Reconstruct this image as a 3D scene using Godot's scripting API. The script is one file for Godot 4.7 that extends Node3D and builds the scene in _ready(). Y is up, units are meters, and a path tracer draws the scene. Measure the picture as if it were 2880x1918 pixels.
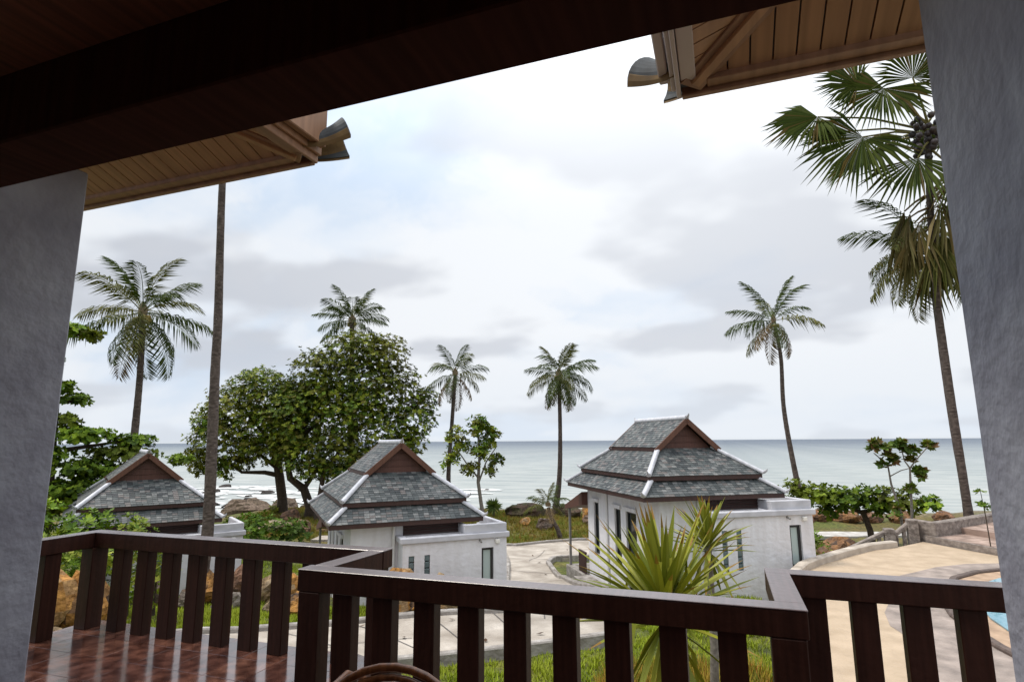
extends Node3D
# A hillside villa's balcony looking over three small hip-roofed bungalows to the sea.

var rng := RandomNumberGenerator.new()
var taken := {}
var M := {}
var gnoise := FastNoiseLite.new()

# ------------------------------------------------------------------ mesh builder
class MB:
	var v := PackedVector3Array()
	var n := PackedVector3Array()
	var c := PackedColorArray()
	var col := Color(1, 1, 1)
	func tri(a: Vector3, b: Vector3, d: Vector3) -> void:   # counter-clockwise seen from outside
		var m := (b - a).cross(d - a).normalized()
		v.append(a); v.append(d); v.append(b)
		n.append(m); n.append(m); n.append(m)
		c.append(col); c.append(col); c.append(col)
	func trin(a: Vector3, b: Vector3, d: Vector3, na: Vector3, nb: Vector3, nd: Vector3) -> void:
		v.append(a); v.append(d); v.append(b)
		n.append(na); n.append(nd); n.append(nb)
		c.append(col); c.append(col); c.append(col)
	func quad(a: Vector3, b: Vector3, d: Vector3, e: Vector3) -> void:
		tri(a, b, d); tri(a, d, e)
	func quadn(a: Vector3, b: Vector3, d: Vector3, e: Vector3, na: Vector3, nb: Vector3, nd: Vector3, ne: Vector3) -> void:
		trin(a, b, d, na, nb, nd); trin(a, d, e, na, nd, ne)
	func box(xf: Transform3D, s: Vector3) -> void:
		var h := s * 0.5
		var p := []
		for i in 8:
			p.append(xf * Vector3(h.x if i & 1 else -h.x, h.y if i & 2 else -h.y, h.z if i & 4 else -h.z))
		quad(p[4], p[5], p[7], p[6]); quad(p[1], p[0], p[2], p[3])
		quad(p[5], p[1], p[3], p[7]); quad(p[0], p[4], p[6], p[2])
		quad(p[6], p[7], p[3], p[2]); quad(p[0], p[1], p[5], p[4])
	func abox(lo: Vector3, hi: Vector3) -> void:            # box between two corners
		box(Transform3D(Basis(), (lo + hi) * 0.5), (hi - lo).abs())
	func cbox(xf: Transform3D, s: Vector3, r: float) -> void: # box with chamfered edges
		var h := s * 0.5
		var q := func(sx: float, sy: float, sz: float, k: int) -> Vector3:
			var e := Vector3(h.x - (0.0 if k == 0 else r), h.y - (0.0 if k == 1 else r), h.z - (0.0 if k == 2 else r))
			return xf * Vector3(sx * e.x, sy * e.y, sz * e.z)
		for s1 in [-1.0, 1.0]:
			var f := []
			f = [q.call(s1, -1, -1, 0), q.call(s1, 1, -1, 0), q.call(s1, 1, 1, 0), q.call(s1, -1, 1, 0)]
			face(f, s1 > 0)
			f = [q.call(-1, s1, -1, 1), q.call(-1, s1, 1, 1), q.call(1, s1, 1, 1), q.call(1, s1, -1, 1)]
			face(f, s1 > 0)
			f = [q.call(-1, -1, s1, 2), q.call(1, -1, s1, 2), q.call(1, 1, s1, 2), q.call(-1, 1, s1, 2)]
			face(f, s1 > 0)
			for s2 in [-1.0, 1.0]:
				face([q.call(s1, s2, -1, 0), q.call(s1, s2, 1, 0), q.call(s1, s2, 1, 1), q.call(s1, s2, -1, 1)], s1 * s2 < 0)
				face([q.call(-1, s1, s2, 1), q.call(1, s1, s2, 1), q.call(1, s1, s2, 2), q.call(-1, s1, s2, 2)], s1 * s2 < 0)
				face([q.call(s1, -1, s2, 2), q.call(s1, 1, s2, 2), q.call(s1, 1, s2, 0), q.call(s1, -1, s2, 0)], s1 * s2 < 0)
				for s3 in [-1.0, 1.0]:
					var a: Vector3 = q.call(s1, s2, s3, 0)
					var b: Vector3 = q.call(s1, s2, s3, 1)
					var d: Vector3 = q.call(s1, s2, s3, 2)
					if s1 * s2 * s3 > 0: tri(a, b, d)
					else: tri(a, d, b)
	func face(f: Array, keep: bool) -> void:
		if keep: quad(f[0], f[1], f[2], f[3])
		else: quad(f[3], f[2], f[1], f[0])
	func tube(pts: Array, radii: Array, sides := 8, cap := true, squash := 1.0) -> void:
		var prev := []
		var pn := []
		var up := Vector3.UP
		var d0: Vector3 = (pts[1] - pts[0]).normalized()
		if absf(d0.y) > 0.8: up = Vector3.RIGHT
		var side := d0.cross(up).normalized()
		for i in pts.size():
			var d: Vector3
			if i == 0: d = pts[1] - pts[0]
			elif i == pts.size() - 1: d = pts[i] - pts[i - 1]
			else: d = pts[i + 1] - pts[i - 1]
			d = d.normalized()
			side = (side - d * side.dot(d)).normalized()
			var o := d.cross(side)
			var ring := []
			var rn := []
			for k in sides:
				var a := TAU * k / sides
				var m := side * cos(a) + o * sin(a) * squash
				ring.append(pts[i] + m * radii[i]); rn.append(m.normalized())
			if i > 0:
				for k in sides:
					var k2 := (k + 1) % sides
					quadn(prev[k], prev[k2], ring[k2], ring[k], pn[k], pn[k2], rn[k2], rn[k])
			if cap and (i == 0 or i == pts.size() - 1):
				for k in range(1, sides - 1):
					if i == 0: tri(ring[0], ring[k + 1], ring[k])
					else: tri(ring[0], ring[k], ring[k + 1])
			prev = ring; pn = rn
	func ball(at: Vector3, r: Vector3, seg := 8) -> void:
		var rows := seg / 2
		for i in rows:
			for k in seg:
				var p := []
				for e in [[i, k], [i, k + 1], [i + 1, k + 1], [i + 1, k]]:
					var t: float = PI * e[0] / rows
					var a: float = TAU * e[1] / seg
					p.append(Vector3(sin(t) * cos(a), cos(t), sin(t) * sin(a)))
				quadn(at + p[0] * r, at + p[1] * r, at + p[2] * r, at + p[3] * r, p[0], p[1], p[2], p[3])
	func wall(o: Vector3, u: Vector3, w: float, h: float, nrm: Vector3, thick: float, holes: Array) -> void:
		# a wall from o along u (width w) and up (height h); nrm points outwards; holes are Rect2(u, y, du, dy)
		var xs := [0.0, w]
		var ys := [0.0, h]
		for r in holes:
			xs.append(r.position.x); xs.append(r.end.x); ys.append(r.position.y); ys.append(r.end.y)
		xs.sort(); ys.sort()
		var at := func(x: float, y: float, d: float) -> Vector3: return o + u * x + Vector3.UP * y - nrm * d
		var flip: bool = u.cross(Vector3.UP).dot(nrm) < 0
		for i in xs.size() - 1:
			for j in ys.size() - 1:
				if xs[i + 1] - xs[i] < 1e-4 or ys[j + 1] - ys[j] < 1e-4: continue
				var m := Vector2((xs[i] + xs[i + 1]) * 0.5, (ys[j] + ys[j + 1]) * 0.5)
				var inside := false
				for r in holes:
					if r.has_point(m): inside = true
				if inside: continue
				face([at.call(xs[i], ys[j], 0), at.call(xs[i + 1], ys[j], 0), at.call(xs[i + 1], ys[j + 1], 0), at.call(xs[i], ys[j + 1], 0)], not flip)
				face([at.call(xs[i], ys[j], thick), at.call(xs[i + 1], ys[j], thick), at.call(xs[i + 1], ys[j + 1], thick), at.call(xs[i], ys[j + 1], thick)], flip)
		var rims := holes.duplicate()
		for r in rims:
			var a := Vector2(r.position)
			var b := Vector2(r.end)
			face([at.call(a.x, a.y, 0), at.call(b.x, a.y, 0), at.call(b.x, a.y, thick), at.call(a.x, a.y, thick)], flip)
			face([at.call(a.x, b.y, 0), at.call(b.x, b.y, 0), at.call(b.x, b.y, thick), at.call(a.x, b.y, thick)], not flip)
			face([at.call(a.x, a.y, 0), at.call(a.x, b.y, 0), at.call(a.x, b.y, thick), at.call(a.x, a.y, thick)], not flip)
			face([at.call(b.x, a.y, 0), at.call(b.x, b.y, 0), at.call(b.x, b.y, thick), at.call(b.x, a.y, thick)], flip)
	func mesh() -> ArrayMesh:
		var a := []
		a.resize(Mesh.ARRAY_MAX)
		a[Mesh.ARRAY_VERTEX] = v; a[Mesh.ARRAY_NORMAL] = n; a[Mesh.ARRAY_COLOR] = c
		var m := ArrayMesh.new()
		m.add_surface_from_arrays(Mesh.PRIMITIVE_TRIANGLES, a)
		return m

# ------------------------------------------------------------------ nodes
func numbered(called: String, parent: Node) -> String:
	var key := "%d/%s" % [parent.get_instance_id(), called]
	var k: int = taken.get(key, 0)
	taken[key] = k + 1
	return called if k == 0 else "%s_%03d" % [called, k]

func tag(o: Node3D, label: String, category: String, group := "") -> Node3D:
	o.set_meta("label", label); o.set_meta("category", category)
	if group != "": o.set_meta("group", group)
	return o

func thing(called: String, label: String, category: String, at := Vector3.ZERO, yaw := 0.0, group := "") -> Node3D:
	var o := Node3D.new()
	o.name = numbered(called, self)
	add_child(o)
	o.position = at; o.rotation.y = yaw
	tag(o, label, category, group)
	return o

func part(called: String, me: Mesh, m: Material, parent: Node, xf := Transform3D()) -> MeshInstance3D:
	var o := MeshInstance3D.new()
	o.name = numbered(called, parent)
	o.mesh = me; o.material_override = m; o.transform = xf
	parent.add_child(o)
	return o

func struct(called: String, me: Mesh, m: Material) -> MeshInstance3D:
	var o := part(called, me, m, self)
	o.set_meta("kind", "structure")
	return o

func stuff(called: String, me: Mesh, m: Material, parent: Node) -> MeshInstance3D:
	var o := part(called, me, m, parent)
	o.set_meta("kind", "stuff")
	return o

func scatter(called: String, me: Mesh, m: Material, places: Array, tints: Array, label: String, category: String) -> void:
	var mm := MultiMesh.new()
	mm.transform_format = MultiMesh.TRANSFORM_3D
	mm.use_colors = true
	mm.mesh = me
	mm.instance_count = places.size()
	for i in places.size():
		mm.set_instance_transform(i, places[i]); mm.set_instance_color(i, tints[i])
	var o := MultiMeshInstance3D.new()
	o.name = numbered(called, self)
	o.multimesh = mm; o.material_override = m
	add_child(o)
	tag(o, label, category)
	o.set_meta("kind", "stuff")

# ------------------------------------------------------------------ materials
func lin(r: float, g: float, b: float) -> Color:
	return Color(r, g, b).linear_to_srgb()

func noise_image(sd: int, freq: float, octaves: int, size: int, kind := FastNoiseLite.TYPE_SIMPLEX_SMOOTH) -> Image:
	var f := FastNoiseLite.new()
	f.seed = sd; f.frequency = freq; f.noise_type = kind
	f.fractal_type = FastNoiseLite.FRACTAL_FBM; f.fractal_octaves = octaves
	return f.get_seamless_image(size, size)

func tint_tex(sd: int, freq: float, octaves: int, a: Color, b: Color, gamma := 1.0, size := 256) -> ImageTexture:
	var im := noise_image(sd, freq, octaves, size)
	var out := Image.create(size, size, false, Image.FORMAT_RGB8)
	for y in size:
		for x in size:
			out.set_pixel(x, y, a.lerp(b, pow(im.get_pixel(x, y).r, gamma)))
	return ImageTexture.create_from_image(out)

func streak_tex(sd: int, a: Color, b: Color, sx: float, sy: float, size := 256) -> ImageTexture:  # grain along v
	var f := FastNoiseLite.new()
	f.seed = sd; f.frequency = 1.0; f.fractal_octaves = 4
	var out := Image.create(size, size, false, Image.FORMAT_RGB8)
	for y in size:
		for x in size:
			var p := TAU * x / size
			var q := TAU * y / size
			var t := f.get_noise_3d(cos(p) * sx, sin(p) * sx, sin(q) * sy) * 0.9 + 0.5
			out.set_pixel(x, y, a.lerp(b, clampf(t, 0, 1)))
	return ImageTexture.create_from_image(out)

func bump_tex(sd: int, freq: float, octaves: int, strength: float, size := 256) -> ImageTexture:
	var im := noise_image(sd, freq, octaves, size)
	im.convert(Image.FORMAT_RGBA8)
	im.bump_map_to_normal_map(strength)
	return ImageTexture.create_from_image(im)

func mat(col: Color, rough: float, tex: Texture2D = null, scale := 1.0, nrm: Texture2D = null, nscale := 0.5) -> StandardMaterial3D:
	var m := StandardMaterial3D.new()
	m.albedo_color = col; m.roughness = rough
	m.vertex_color_use_as_albedo = true
	if tex or nrm:
		m.uv1_triplanar = true; m.uv1_world_triplanar = true
		m.uv1_scale = Vector3.ONE * scale
	if tex: m.albedo_texture = tex
	if nrm:
		m.normal_enabled = true; m.normal_texture = nrm; m.normal_scale = nscale
	return m

func leaf_mat(rough: float, back: float) -> StandardMaterial3D:
	var m := StandardMaterial3D.new()
	m.vertex_color_use_as_albedo = true
	m.roughness = rough
	m.cull_mode = BaseMaterial3D.CULL_DISABLED
	m.backlight_enabled = true
	m.metallic_specular = 0.3
	m.backlight = Color(back, back, back * 0.35)
	return m

func make_materials() -> void:
	var W := Color(1, 1, 1)
	var fine := bump_tex(3, 0.06, 4, 6.0)
	var grain := streak_tex(11, Color(0.78, 0.76, 0.75), W, 5.0, 0.35)
	M.rail = mat(lin(0.044, 0.0155, 0.0100), 0.5, grain, 0.9, fine, 0.06)
	M.rail.metallic_specular = 0.3
	M.rail_sheen_top = mat(lin(0.11, 0.062, 0.060), 0.34, grain, 0.9, fine, 0.05)  # same paint as the rail; sky sheen put into a paler, glossier finish
	M.rail_sheen_top.metallic_specular = 0.9
	M.rail_sheen_top.clearcoat_enabled = true; M.rail_sheen_top.clearcoat = 0.8; M.rail_sheen_top.clearcoat_roughness = 0.25
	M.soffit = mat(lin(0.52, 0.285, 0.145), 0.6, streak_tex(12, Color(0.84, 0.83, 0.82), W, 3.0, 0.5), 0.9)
	M.soffit_trim = mat(lin(0.38, 0.205, 0.115), 0.55, M.soffit.albedo_texture, 0.9)
	M.fascia_pale = mat(lin(0.56, 0.46, 0.44), 0.55)
	M.beam = mat(lin(0.055, 0.0155, 0.0105), 0.8, grain, 0.8)
	M.beam.metallic_specular = 0.2
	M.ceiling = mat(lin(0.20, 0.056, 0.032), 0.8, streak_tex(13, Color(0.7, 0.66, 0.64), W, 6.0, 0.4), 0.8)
	M.column = mat(lin(0.315, 0.32, 0.36), 0.8, tint_tex(21, 0.008, 6, Color(0.84, 0.83, 0.85), W, 1.0, 512), 0.6, bump_tex(22, 0.035, 6, 10.0, 512), 0.22)
	M.plaster = mat(lin(0.76, 0.755, 0.785), 0.85, streak_tex(31, Color(0.92, 0.91, 0.90), W, 2.6, 0.5), 0.28, fine, 0.2)
	M.trim = mat(lin(0.62, 0.615, 0.65), 0.75, tint_tex(32, 0.015, 5, Color(0.78, 0.78, 0.78), W), 0.4)
	M.cap = mat(lin(0.76, 0.76, 0.80), 0.5, tint_tex(33, 0.02, 4, Color(0.75, 0.75, 0.76), W), 0.7)
	M.shingles = mat(W, 0.62, tint_tex(34, 0.03, 4, Color(0.65, 0.66, 0.66), W), 1.2)
	M.shingles_grey = mat(lin(0.16, 0.17, 0.17), 0.7)
	M.shingle = []
	for t in [lin(0.098, 0.110, 0.110), lin(0.15, 0.157, 0.155), lin(0.25, 0.25, 0.243), lin(0.055, 0.066, 0.068), lin(0.185, 0.163, 0.153)]:
		var s := mat(t, 0.6, M.shingles.albedo_texture, 1.2)
		s.vertex_color_use_as_albedo = false
		M.shingle.append(s)
	M.wood_dark = mat(lin(0.055, 0.02, 0.015), 0.55, grain, 0.8)
	M.wood_gable = mat(lin(0.115, 0.044, 0.03), 0.6, grain, 0.8)
	M.barge = mat(lin(0.14, 0.055, 0.029), 0.55, grain, 0.8)
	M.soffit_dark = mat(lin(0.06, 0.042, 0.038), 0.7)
	M.frame = mat(lin(0.018, 0.016, 0.017), 0.4)
	M.glass = mat(lin(0.015, 0.02, 0.022), 0.06)
	M.frosted = mat(lin(0.42, 0.50, 0.48), 0.25)
	M.block = mat(lin(0.20, 0.27, 0.28), 0.15, tint_tex(35, 0.05, 3, Color(0.5, 0.5, 0.5), W), 6.0)
	M.pipe = mat(lin(0.68, 0.67, 0.66), 0.45)
	M.metal = mat(lin(0.22, 0.21, 0.20), 0.4)
	M.tile = []
	var tt := tint_tex(41, 0.02, 5, Color(0.45, 0.4, 0.4), W)
	for t in [lin(0.205, 0.088, 0.058), lin(0.185, 0.076, 0.050), lin(0.225, 0.10, 0.066), lin(0.165, 0.07, 0.05)]:
		var s := mat(t, 0.13, tt, 1.1, bump_tex(42, 0.012, 3, 3.0), 0.10)
		s.metallic_specular = 1.0
		s.clearcoat_enabled = true; s.clearcoat = 0.7; s.clearcoat_roughness = 0.14
		M.tile.append(s)
	M.grout = mat(lin(0.03, 0.014, 0.011), 0.5)
	M.concrete = mat(lin(0.53, 0.475, 0.41), 0.85, tint_tex(51, 0.015, 6, Color(0.72, 0.70, 0.68), W), 0.22, fine, 0.3)
	M.kerb = mat(lin(0.46, 0.43, 0.40), 0.85, tint_tex(52, 0.02, 5, Color(0.6, 0.58, 0.56), W), 0.5, fine, 0.4)
	M.weathered = mat(lin(0.40, 0.345, 0.305), 0.9, tint_tex(53, 0.02, 5, Color(0.55, 0.53, 0.52), W), 0.9, fine, 0.5)
	M.pool_deck = mat(lin(0.50, 0.385, 0.27), 0.8, tint_tex(54, 0.018, 6, Color(0.86, 0.85, 0.83), W), 0.25, fine, 0.3)
	M.pool_grey = mat(lin(0.40, 0.325, 0.28), 0.8, tint_tex(55, 0.02, 6, Color(0.68, 0.68, 0.68), W), 0.3, fine, 0.35)
	M.coping = mat(lin(0.15, 0.105, 0.085), 0.7, tint_tex(56, 0.03, 4, Color(0.6, 0.6, 0.6), W), 0.8)
	M.ground = mat(W, 0.95, tint_tex(61, 0.03, 6, Color(0.5, 0.5, 0.48), W), 0.35, bump_tex(62, 0.05, 5, 9.0), 0.8)
	M.grass = leaf_mat(0.7, 0.5)
	M.leaf = leaf_mat(0.6, 0.6)
	M.gloss_leaf = leaf_mat(0.35, 0.4)
	M.frond = leaf_mat(0.6, 0.5)
	M.trunk = mat(lin(0.15, 0.115, 0.098), 0.9, streak_tex(71, Color(0.5, 0.47, 0.45), W, 1.2, 3.0), 0.55, fine, 0.6)
	M.bark = mat(lin(0.10, 0.07, 0.048), 0.9, tint_tex(72, 0.03, 5, Color(0.5, 0.48, 0.46), W), 0.8, fine, 0.7)
	M.pale_bark = mat(lin(0.30, 0.27, 0.235), 0.85, tint_tex(73, 0.03, 5, Color(0.6, 0.58, 0.56), W), 1.2)
	M.rock = mat(W, 0.9, tint_tex(81, 0.02, 6, Color(0.45, 0.42, 0.40), W), 0.9, bump_tex(82, 0.03, 6, 14.0), 0.9)
	M.rattan = mat(lin(0.26, 0.10, 0.035), 0.35, streak_tex(91, Color(0.6, 0.55, 0.5), W, 3.0, 1.0), 2.0)
	M.rattan_dark = mat(lin(0.06, 0.022, 0.012), 0.45)
	M.lamp = mat(lin(0.75, 0.72, 0.66), 0.4)
	M.fruit = mat(W, 0.5)
	var s := mat(W, 0.55, null, 1.0)
	s.metallic_specular = 0.12
	s.albedo_texture = streak_tex(103, Color(0.80, 0.83, 0.85), Color(1, 1, 1), 0.5, 3.5)
	s.uv1_triplanar = true; s.uv1_world_triplanar = true
	s.uv1_scale = Vector3(0.02, 0.02, 0.045)
	s.normal_enabled = true; s.normal_texture = bump_tex(101, 0.02, 5, 8.0, 512); s.normal_scale = 0.55
	M.sea = s
	var w := mat(lin(0.13, 0.29, 0.36), 0.05, null, 1.0, bump_tex(102, 0.02, 3, 4.0), 0.12)
	w.uv1_scale = Vector3.ONE * 0.5
	M.pool_water = w

# ------------------------------------------------------------------ sky
func make_sky() -> PanoramaSkyMaterial:
	var w := 1536
	var h := 768
	var f := FastNoiseLite.new()
	f.seed = 7; f.frequency = 0.55; f.fractal_octaves = 6; f.fractal_gain = 0.52
	f.domain_warp_enabled = true; f.domain_warp_amplitude = 0.5; f.domain_warp_frequency = 0.8
	var g := FastNoiseLite.new()
	g.seed = 19; g.frequency = 0.8; g.fractal_octaves = 5
	var k := FastNoiseLite.new()
	k.seed = 33; k.frequency = 1.6; k.fractal_octaves = 5; k.domain_warp_enabled = true; k.domain_warp_amplitude = 0.4
	var im := Image.create(w, h, false, Image.FORMAT_RGBF)
	var glow_at := Vector3(sin(-0.10), 0.0, -cos(-0.10)).lerp(Vector3.UP, 0.46).normalized()
	var low := Color(0.49, 0.525, 0.57)
	for j in h:
		var el := PI * (0.5 - (j + 0.5) / h)
		for i in w:
			if el < 0.0:
				im.set_pixel(i, j, Color(0.45, 0.48, 0.50))
				continue
			var az := TAU * (i + 0.5) / w      # column 0 looks along -z
			var d := Vector3(sin(az) * cos(el), sin(el), -cos(az) * cos(el))
			var p := d / (d.y + 0.22) + Vector3(31.0, 0.0, 17.0)
			var cover := f.get_noise_2d(p.x * 0.9, p.z * 0.9)
			var dark := g.get_noise_2d(p.x * 1.0 + 40.0, p.z * 1.3)
			var wisp := k.get_noise_3d(p.x * 0.55 + p.z * 0.35, p.z * 1.5 - p.x * 0.4, 3.0)
			var glow := pow(maxf(d.dot(glow_at), 0.0), 7.0)
			var west := smoothstep(0.30, -0.80, d.x)
			var open := smoothstep(0.16, -0.40, cover + 0.5 * glow - 0.02 - 0.26 * west + 0.10)
			var white := Color(0.535, 0.553, 0.578)
			var blue := Color(0.37, 0.445, 0.545).lerp(Color(0.33, 0.44, 0.62), smoothstep(0.3, 1.0, d.y))
			var c := white.lerp(blue, open * (0.5 + 0.45 * west))
			c = c.lerp(Color(0.535, 0.56, 0.595), smoothstep(0.0, 0.5, wisp) * open * 0.8)
			c = c.lerp(Color(0.335, 0.352, 0.39), smoothstep(-0.02, 0.34, dark) * 0.8 * (1.0 - 0.6 * glow))
			c = c * (1.0 + 0.16 * glow + 1.30 * smoothstep(0.35, 0.95, d.y))
			c = c.lerp(low, 0.6 * (1.0 - smoothstep(0.0, 0.20, d.y)))
			im.set_pixel(i, j, c)
	var m := PanoramaSkyMaterial.new()
	m.panorama = ImageTexture.create_from_image(im)
	return m

# ------------------------------------------------------------------ ground
var spots := [
	[-10, -4, -2.3], [-6, -6, -2.6], [-2, -5, -2.7], [2, -6, -2.7], [8, -6, -2.8], [-14, -6, -2.0], [-13, -8.6, -2.0], [-17, -10, -2.5], [-22, -9, -2.9],
	[-11, -9, -2.5], [-25, -12, -3.4], [-20, -5, -2.4], [-21.4, -16.9, -4.3], [-18.2, -14.0, -3.3], [-16.2, -16.6, -3.55], [-15.5, -19, -3.8], [-11.6, -19.5, -4.1], [-12.4, -16.2, -3.6], [-10.6, -14.6, -3.1], [-8.2, -15.4, -3.0], [-6.2, -17.6, -3.2], [-2.1, -21.6, -3.42],
	[-12.9, -12.0, -3.0], [-6.5, -13.5, -2.95], [-4, -14.2, -2.95], [-3.2, -16.8, -3.0], [-5.2, -18.5, -3.3], [-6, -21, -3.7], [-7.5, -24, -4.0], [-9, -30, -4.2], [-7.5, -34, -4.2], [0.6, -17.6, -2.75], [-3.2, -19.5, -3.2],
	[-4, -29, -4.0], [-15, -23, -4.15], [-19.5, -22, -4.2], [-4, -10, -2.85], [-8, -11, -2.8], [0, -12, -2.7], [0, -15, -2.75],
	[-31, -36, -3.6], [-28, -34, -3.8], [-13, -42, -4.0], [-16, -39, -3.8], [-12, -45, -4.1], [-9.5, -43, -4.1], [-20, -41, -4.1], [-25, -30, -4.0], [-14, -33, -4.4],
	[-36, -32, -4.3], [-45, -36, -5.0], [-30, -25, -4.3], [-60, -30, -5.5], [4, -20, -3.3], [4, -28, -3.2], [8, -28, -3.0], [7, -33, -3.6], [4, -32, -3.9], [6, -13, -3.2],
	[12, -20, -3.2], [6.5, -45, -4.95], [10, -49, -5.0], [13, -51, -5.0], [14, -40, -4.2], [18, -30, -3.0], [30, -30, -3.5], [25, -50, -5.0], [1, -42, -4.6], [2, -50, -5.2],
	[-40, 0, -2.5], [0, 20, -2.0], [40, 0, -3.0], [-40, 30, -2.0], [40, 40, -2.0], [-80, -20, -5.0], [60, -40, -5.0]]
var shore := [[-300, -20], [-110, -30], [-70, -40], [-45, -42.5], [-31, -42], [-20, -47], [-12, -50], [2, -56], [9, -57.5], [30, -66], [90, -90], [300, -140]]
const SEA_Y := -6.6

func shore_z(x: float) -> float:
	for i in shore.size() - 1:
		if x <= shore[i + 1][0]:
			return lerpf(shore[i][1], shore[i + 1][1], clampf((x - shore[i][0]) / (shore[i + 1][0] - shore[i][0]), 0, 1))
	return shore[-1][1]

func ground_y(x: float, z: float) -> float:
	var sw := 0.0
	var s := 0.0
	for p in spots:
		var d: float = (x - p[0]) * (x - p[0]) + (z - p[1]) * (z - p[1]) + 0.6
		var w := 1.0 / (d * sqrt(d))
		sw += w; s += w * p[2]
	var y := s / sw
	var past := shore_z(x) - z
	if past > 0.0:
		y -= past * 0.34
	return maxf(y, -14.0)

func bumpy(x: float, z: float) -> float:
	return ground_y(x, z) + gnoise.get_noise_2d(x * 1.0, z * 1.0) * 0.10

func ground_color(x: float, z: float) -> Color:
	var a := gnoise.get_noise_2d(x * 0.35 + 90, z * 0.35) * 1.3 + 0.5
	var b := gnoise.get_noise_2d(x * 1.4, z * 1.4 + 50) * 1.2 + 0.5
	var grass := Color(0.11, 0.15, 0.018).lerp(Color(0.21, 0.22, 0.03), clampf(b, 0, 1))
	var dry := Color(0.20, 0.17, 0.035).lerp(Color(0.27, 0.18, 0.05), clampf(b, 0, 1))
	var far := smoothstep(-22, -30, z)
	var c := grass.lerp(dry, clampf((a - 0.42 + 0.28 * far) * 2.2, 0, 1) * (0.30 + 0.55 * far))
	var past := shore_z(x) - z
	return c.lerp(Color(0.30, 0.235, 0.16), smoothstep(-3.0, 0.5, past))

func axis(breaks: Array) -> Array:   # [[from, to, step], ...]
	var out := []
	for b in breaks:
		var t: float = b[0]
		while t < b[1] - 1e-4:
			out.append(t); t += b[2]
	out.append(breaks[-1][1])
	return out

func make_ground() -> void:
	var xs := axis([[-300, -70, 10], [-70, -46, 3], [-46, -30, 1.0], [-30, 16, 0.6], [16, 40, 2], [40, 300, 13]])
	var zs := axis([[-170, -80, 6], [-80, -60, 2], [-60, -45, 1.0], [-45, -4, 0.6], [-4, 10, 1.4], [10, 130, 10]])
	var b := MB.new()
	var pts := []
	var cols := []
	for z in zs:
		var row := PackedVector3Array()
		var rc := PackedColorArray()
		for x in xs:
			row.append(Vector3(x, bumpy(x, z), z)); rc.append(ground_color(x, z))
		pts.append(row); cols.append(rc)
	var nrm := func(i: int, j: int) -> Vector3:
		var a: Vector3 = pts[i][mini(j + 1, xs.size() - 1)] - pts[i][maxi(j - 1, 0)]
		var e: Vector3 = pts[mini(i + 1, zs.size() - 1)][j] - pts[maxi(i - 1, 0)][j]
		return e.cross(a).normalized()
	var ns := []
	for i in zs.size():
		var row := PackedVector3Array()
		for j in xs.size(): row.append(nrm.call(i, j))
		ns.append(row)
	for i in zs.size() - 1:
		for j in xs.size() - 1:
			for t in [[[i, j], [i + 1, j], [i + 1, j + 1]], [[i, j], [i + 1, j + 1], [i, j + 1]]]:
				for e in [t[0], t[2], t[1]]:
					b.v.append(pts[e[0]][e[1]]); b.n.append(ns[e[0]][e[1]]); b.c.append(cols[e[0]][e[1]])
	struct("ground", b.mesh(), M.ground)

func sheet(poly: Array, y: Callable, edge: float, lift := 0.0, thick := 0.0) -> MB:
	var b := MB.new()
	var p2 := PackedVector2Array()
	for p in poly: p2.append(Vector2(p[0], p[1]))
	var idx := Geometry2D.triangulate_polygon(p2)
	var work := []
	for t in range(0, idx.size(), 3): work.append([p2[idx[t]], p2[idx[t + 1]], p2[idx[t + 2]]])
	while work.size() > 0:
		var t: Array = work.pop_back()
		var best := 0
		var bl := 0.0
		for k in 3:
			var l: float = t[k].distance_to(t[(k + 1) % 3])
			if l > bl: bl = l; best = k
		if bl > edge:
			var m: Vector2 = (t[best] + t[(best + 1) % 3]) * 0.5
			work.append([t[best], m, t[(best + 2) % 3]]); work.append([m, t[(best + 1) % 3], t[(best + 2) % 3]])
			continue
		var q := []
		for k in 3: q.append(Vector3(t[k].x, y.call(t[k].x, t[k].y) + lift, t[k].y))
		if (q[1] - q[0]).cross(q[2] - q[0]).y > 0: b.tri(q[0], q[1], q[2])
		else: b.tri(q[0], q[2], q[1])
	if thick > 0.0:
		var ccw := not Geometry2D.is_polygon_clockwise(p2)
		for i in p2.size():
			var u := p2[i]
			var w := p2[(i + 1) % p2.size()]
			var a := Vector3(u.x, y.call(u.x, u.y) + lift, u.y)
			var e := Vector3(w.x, y.call(w.x, w.y) + lift, w.y)
			var dn := Vector3.DOWN * thick
			b.face([a, e, e + dn, a + dn], ccw)
	return b

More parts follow.
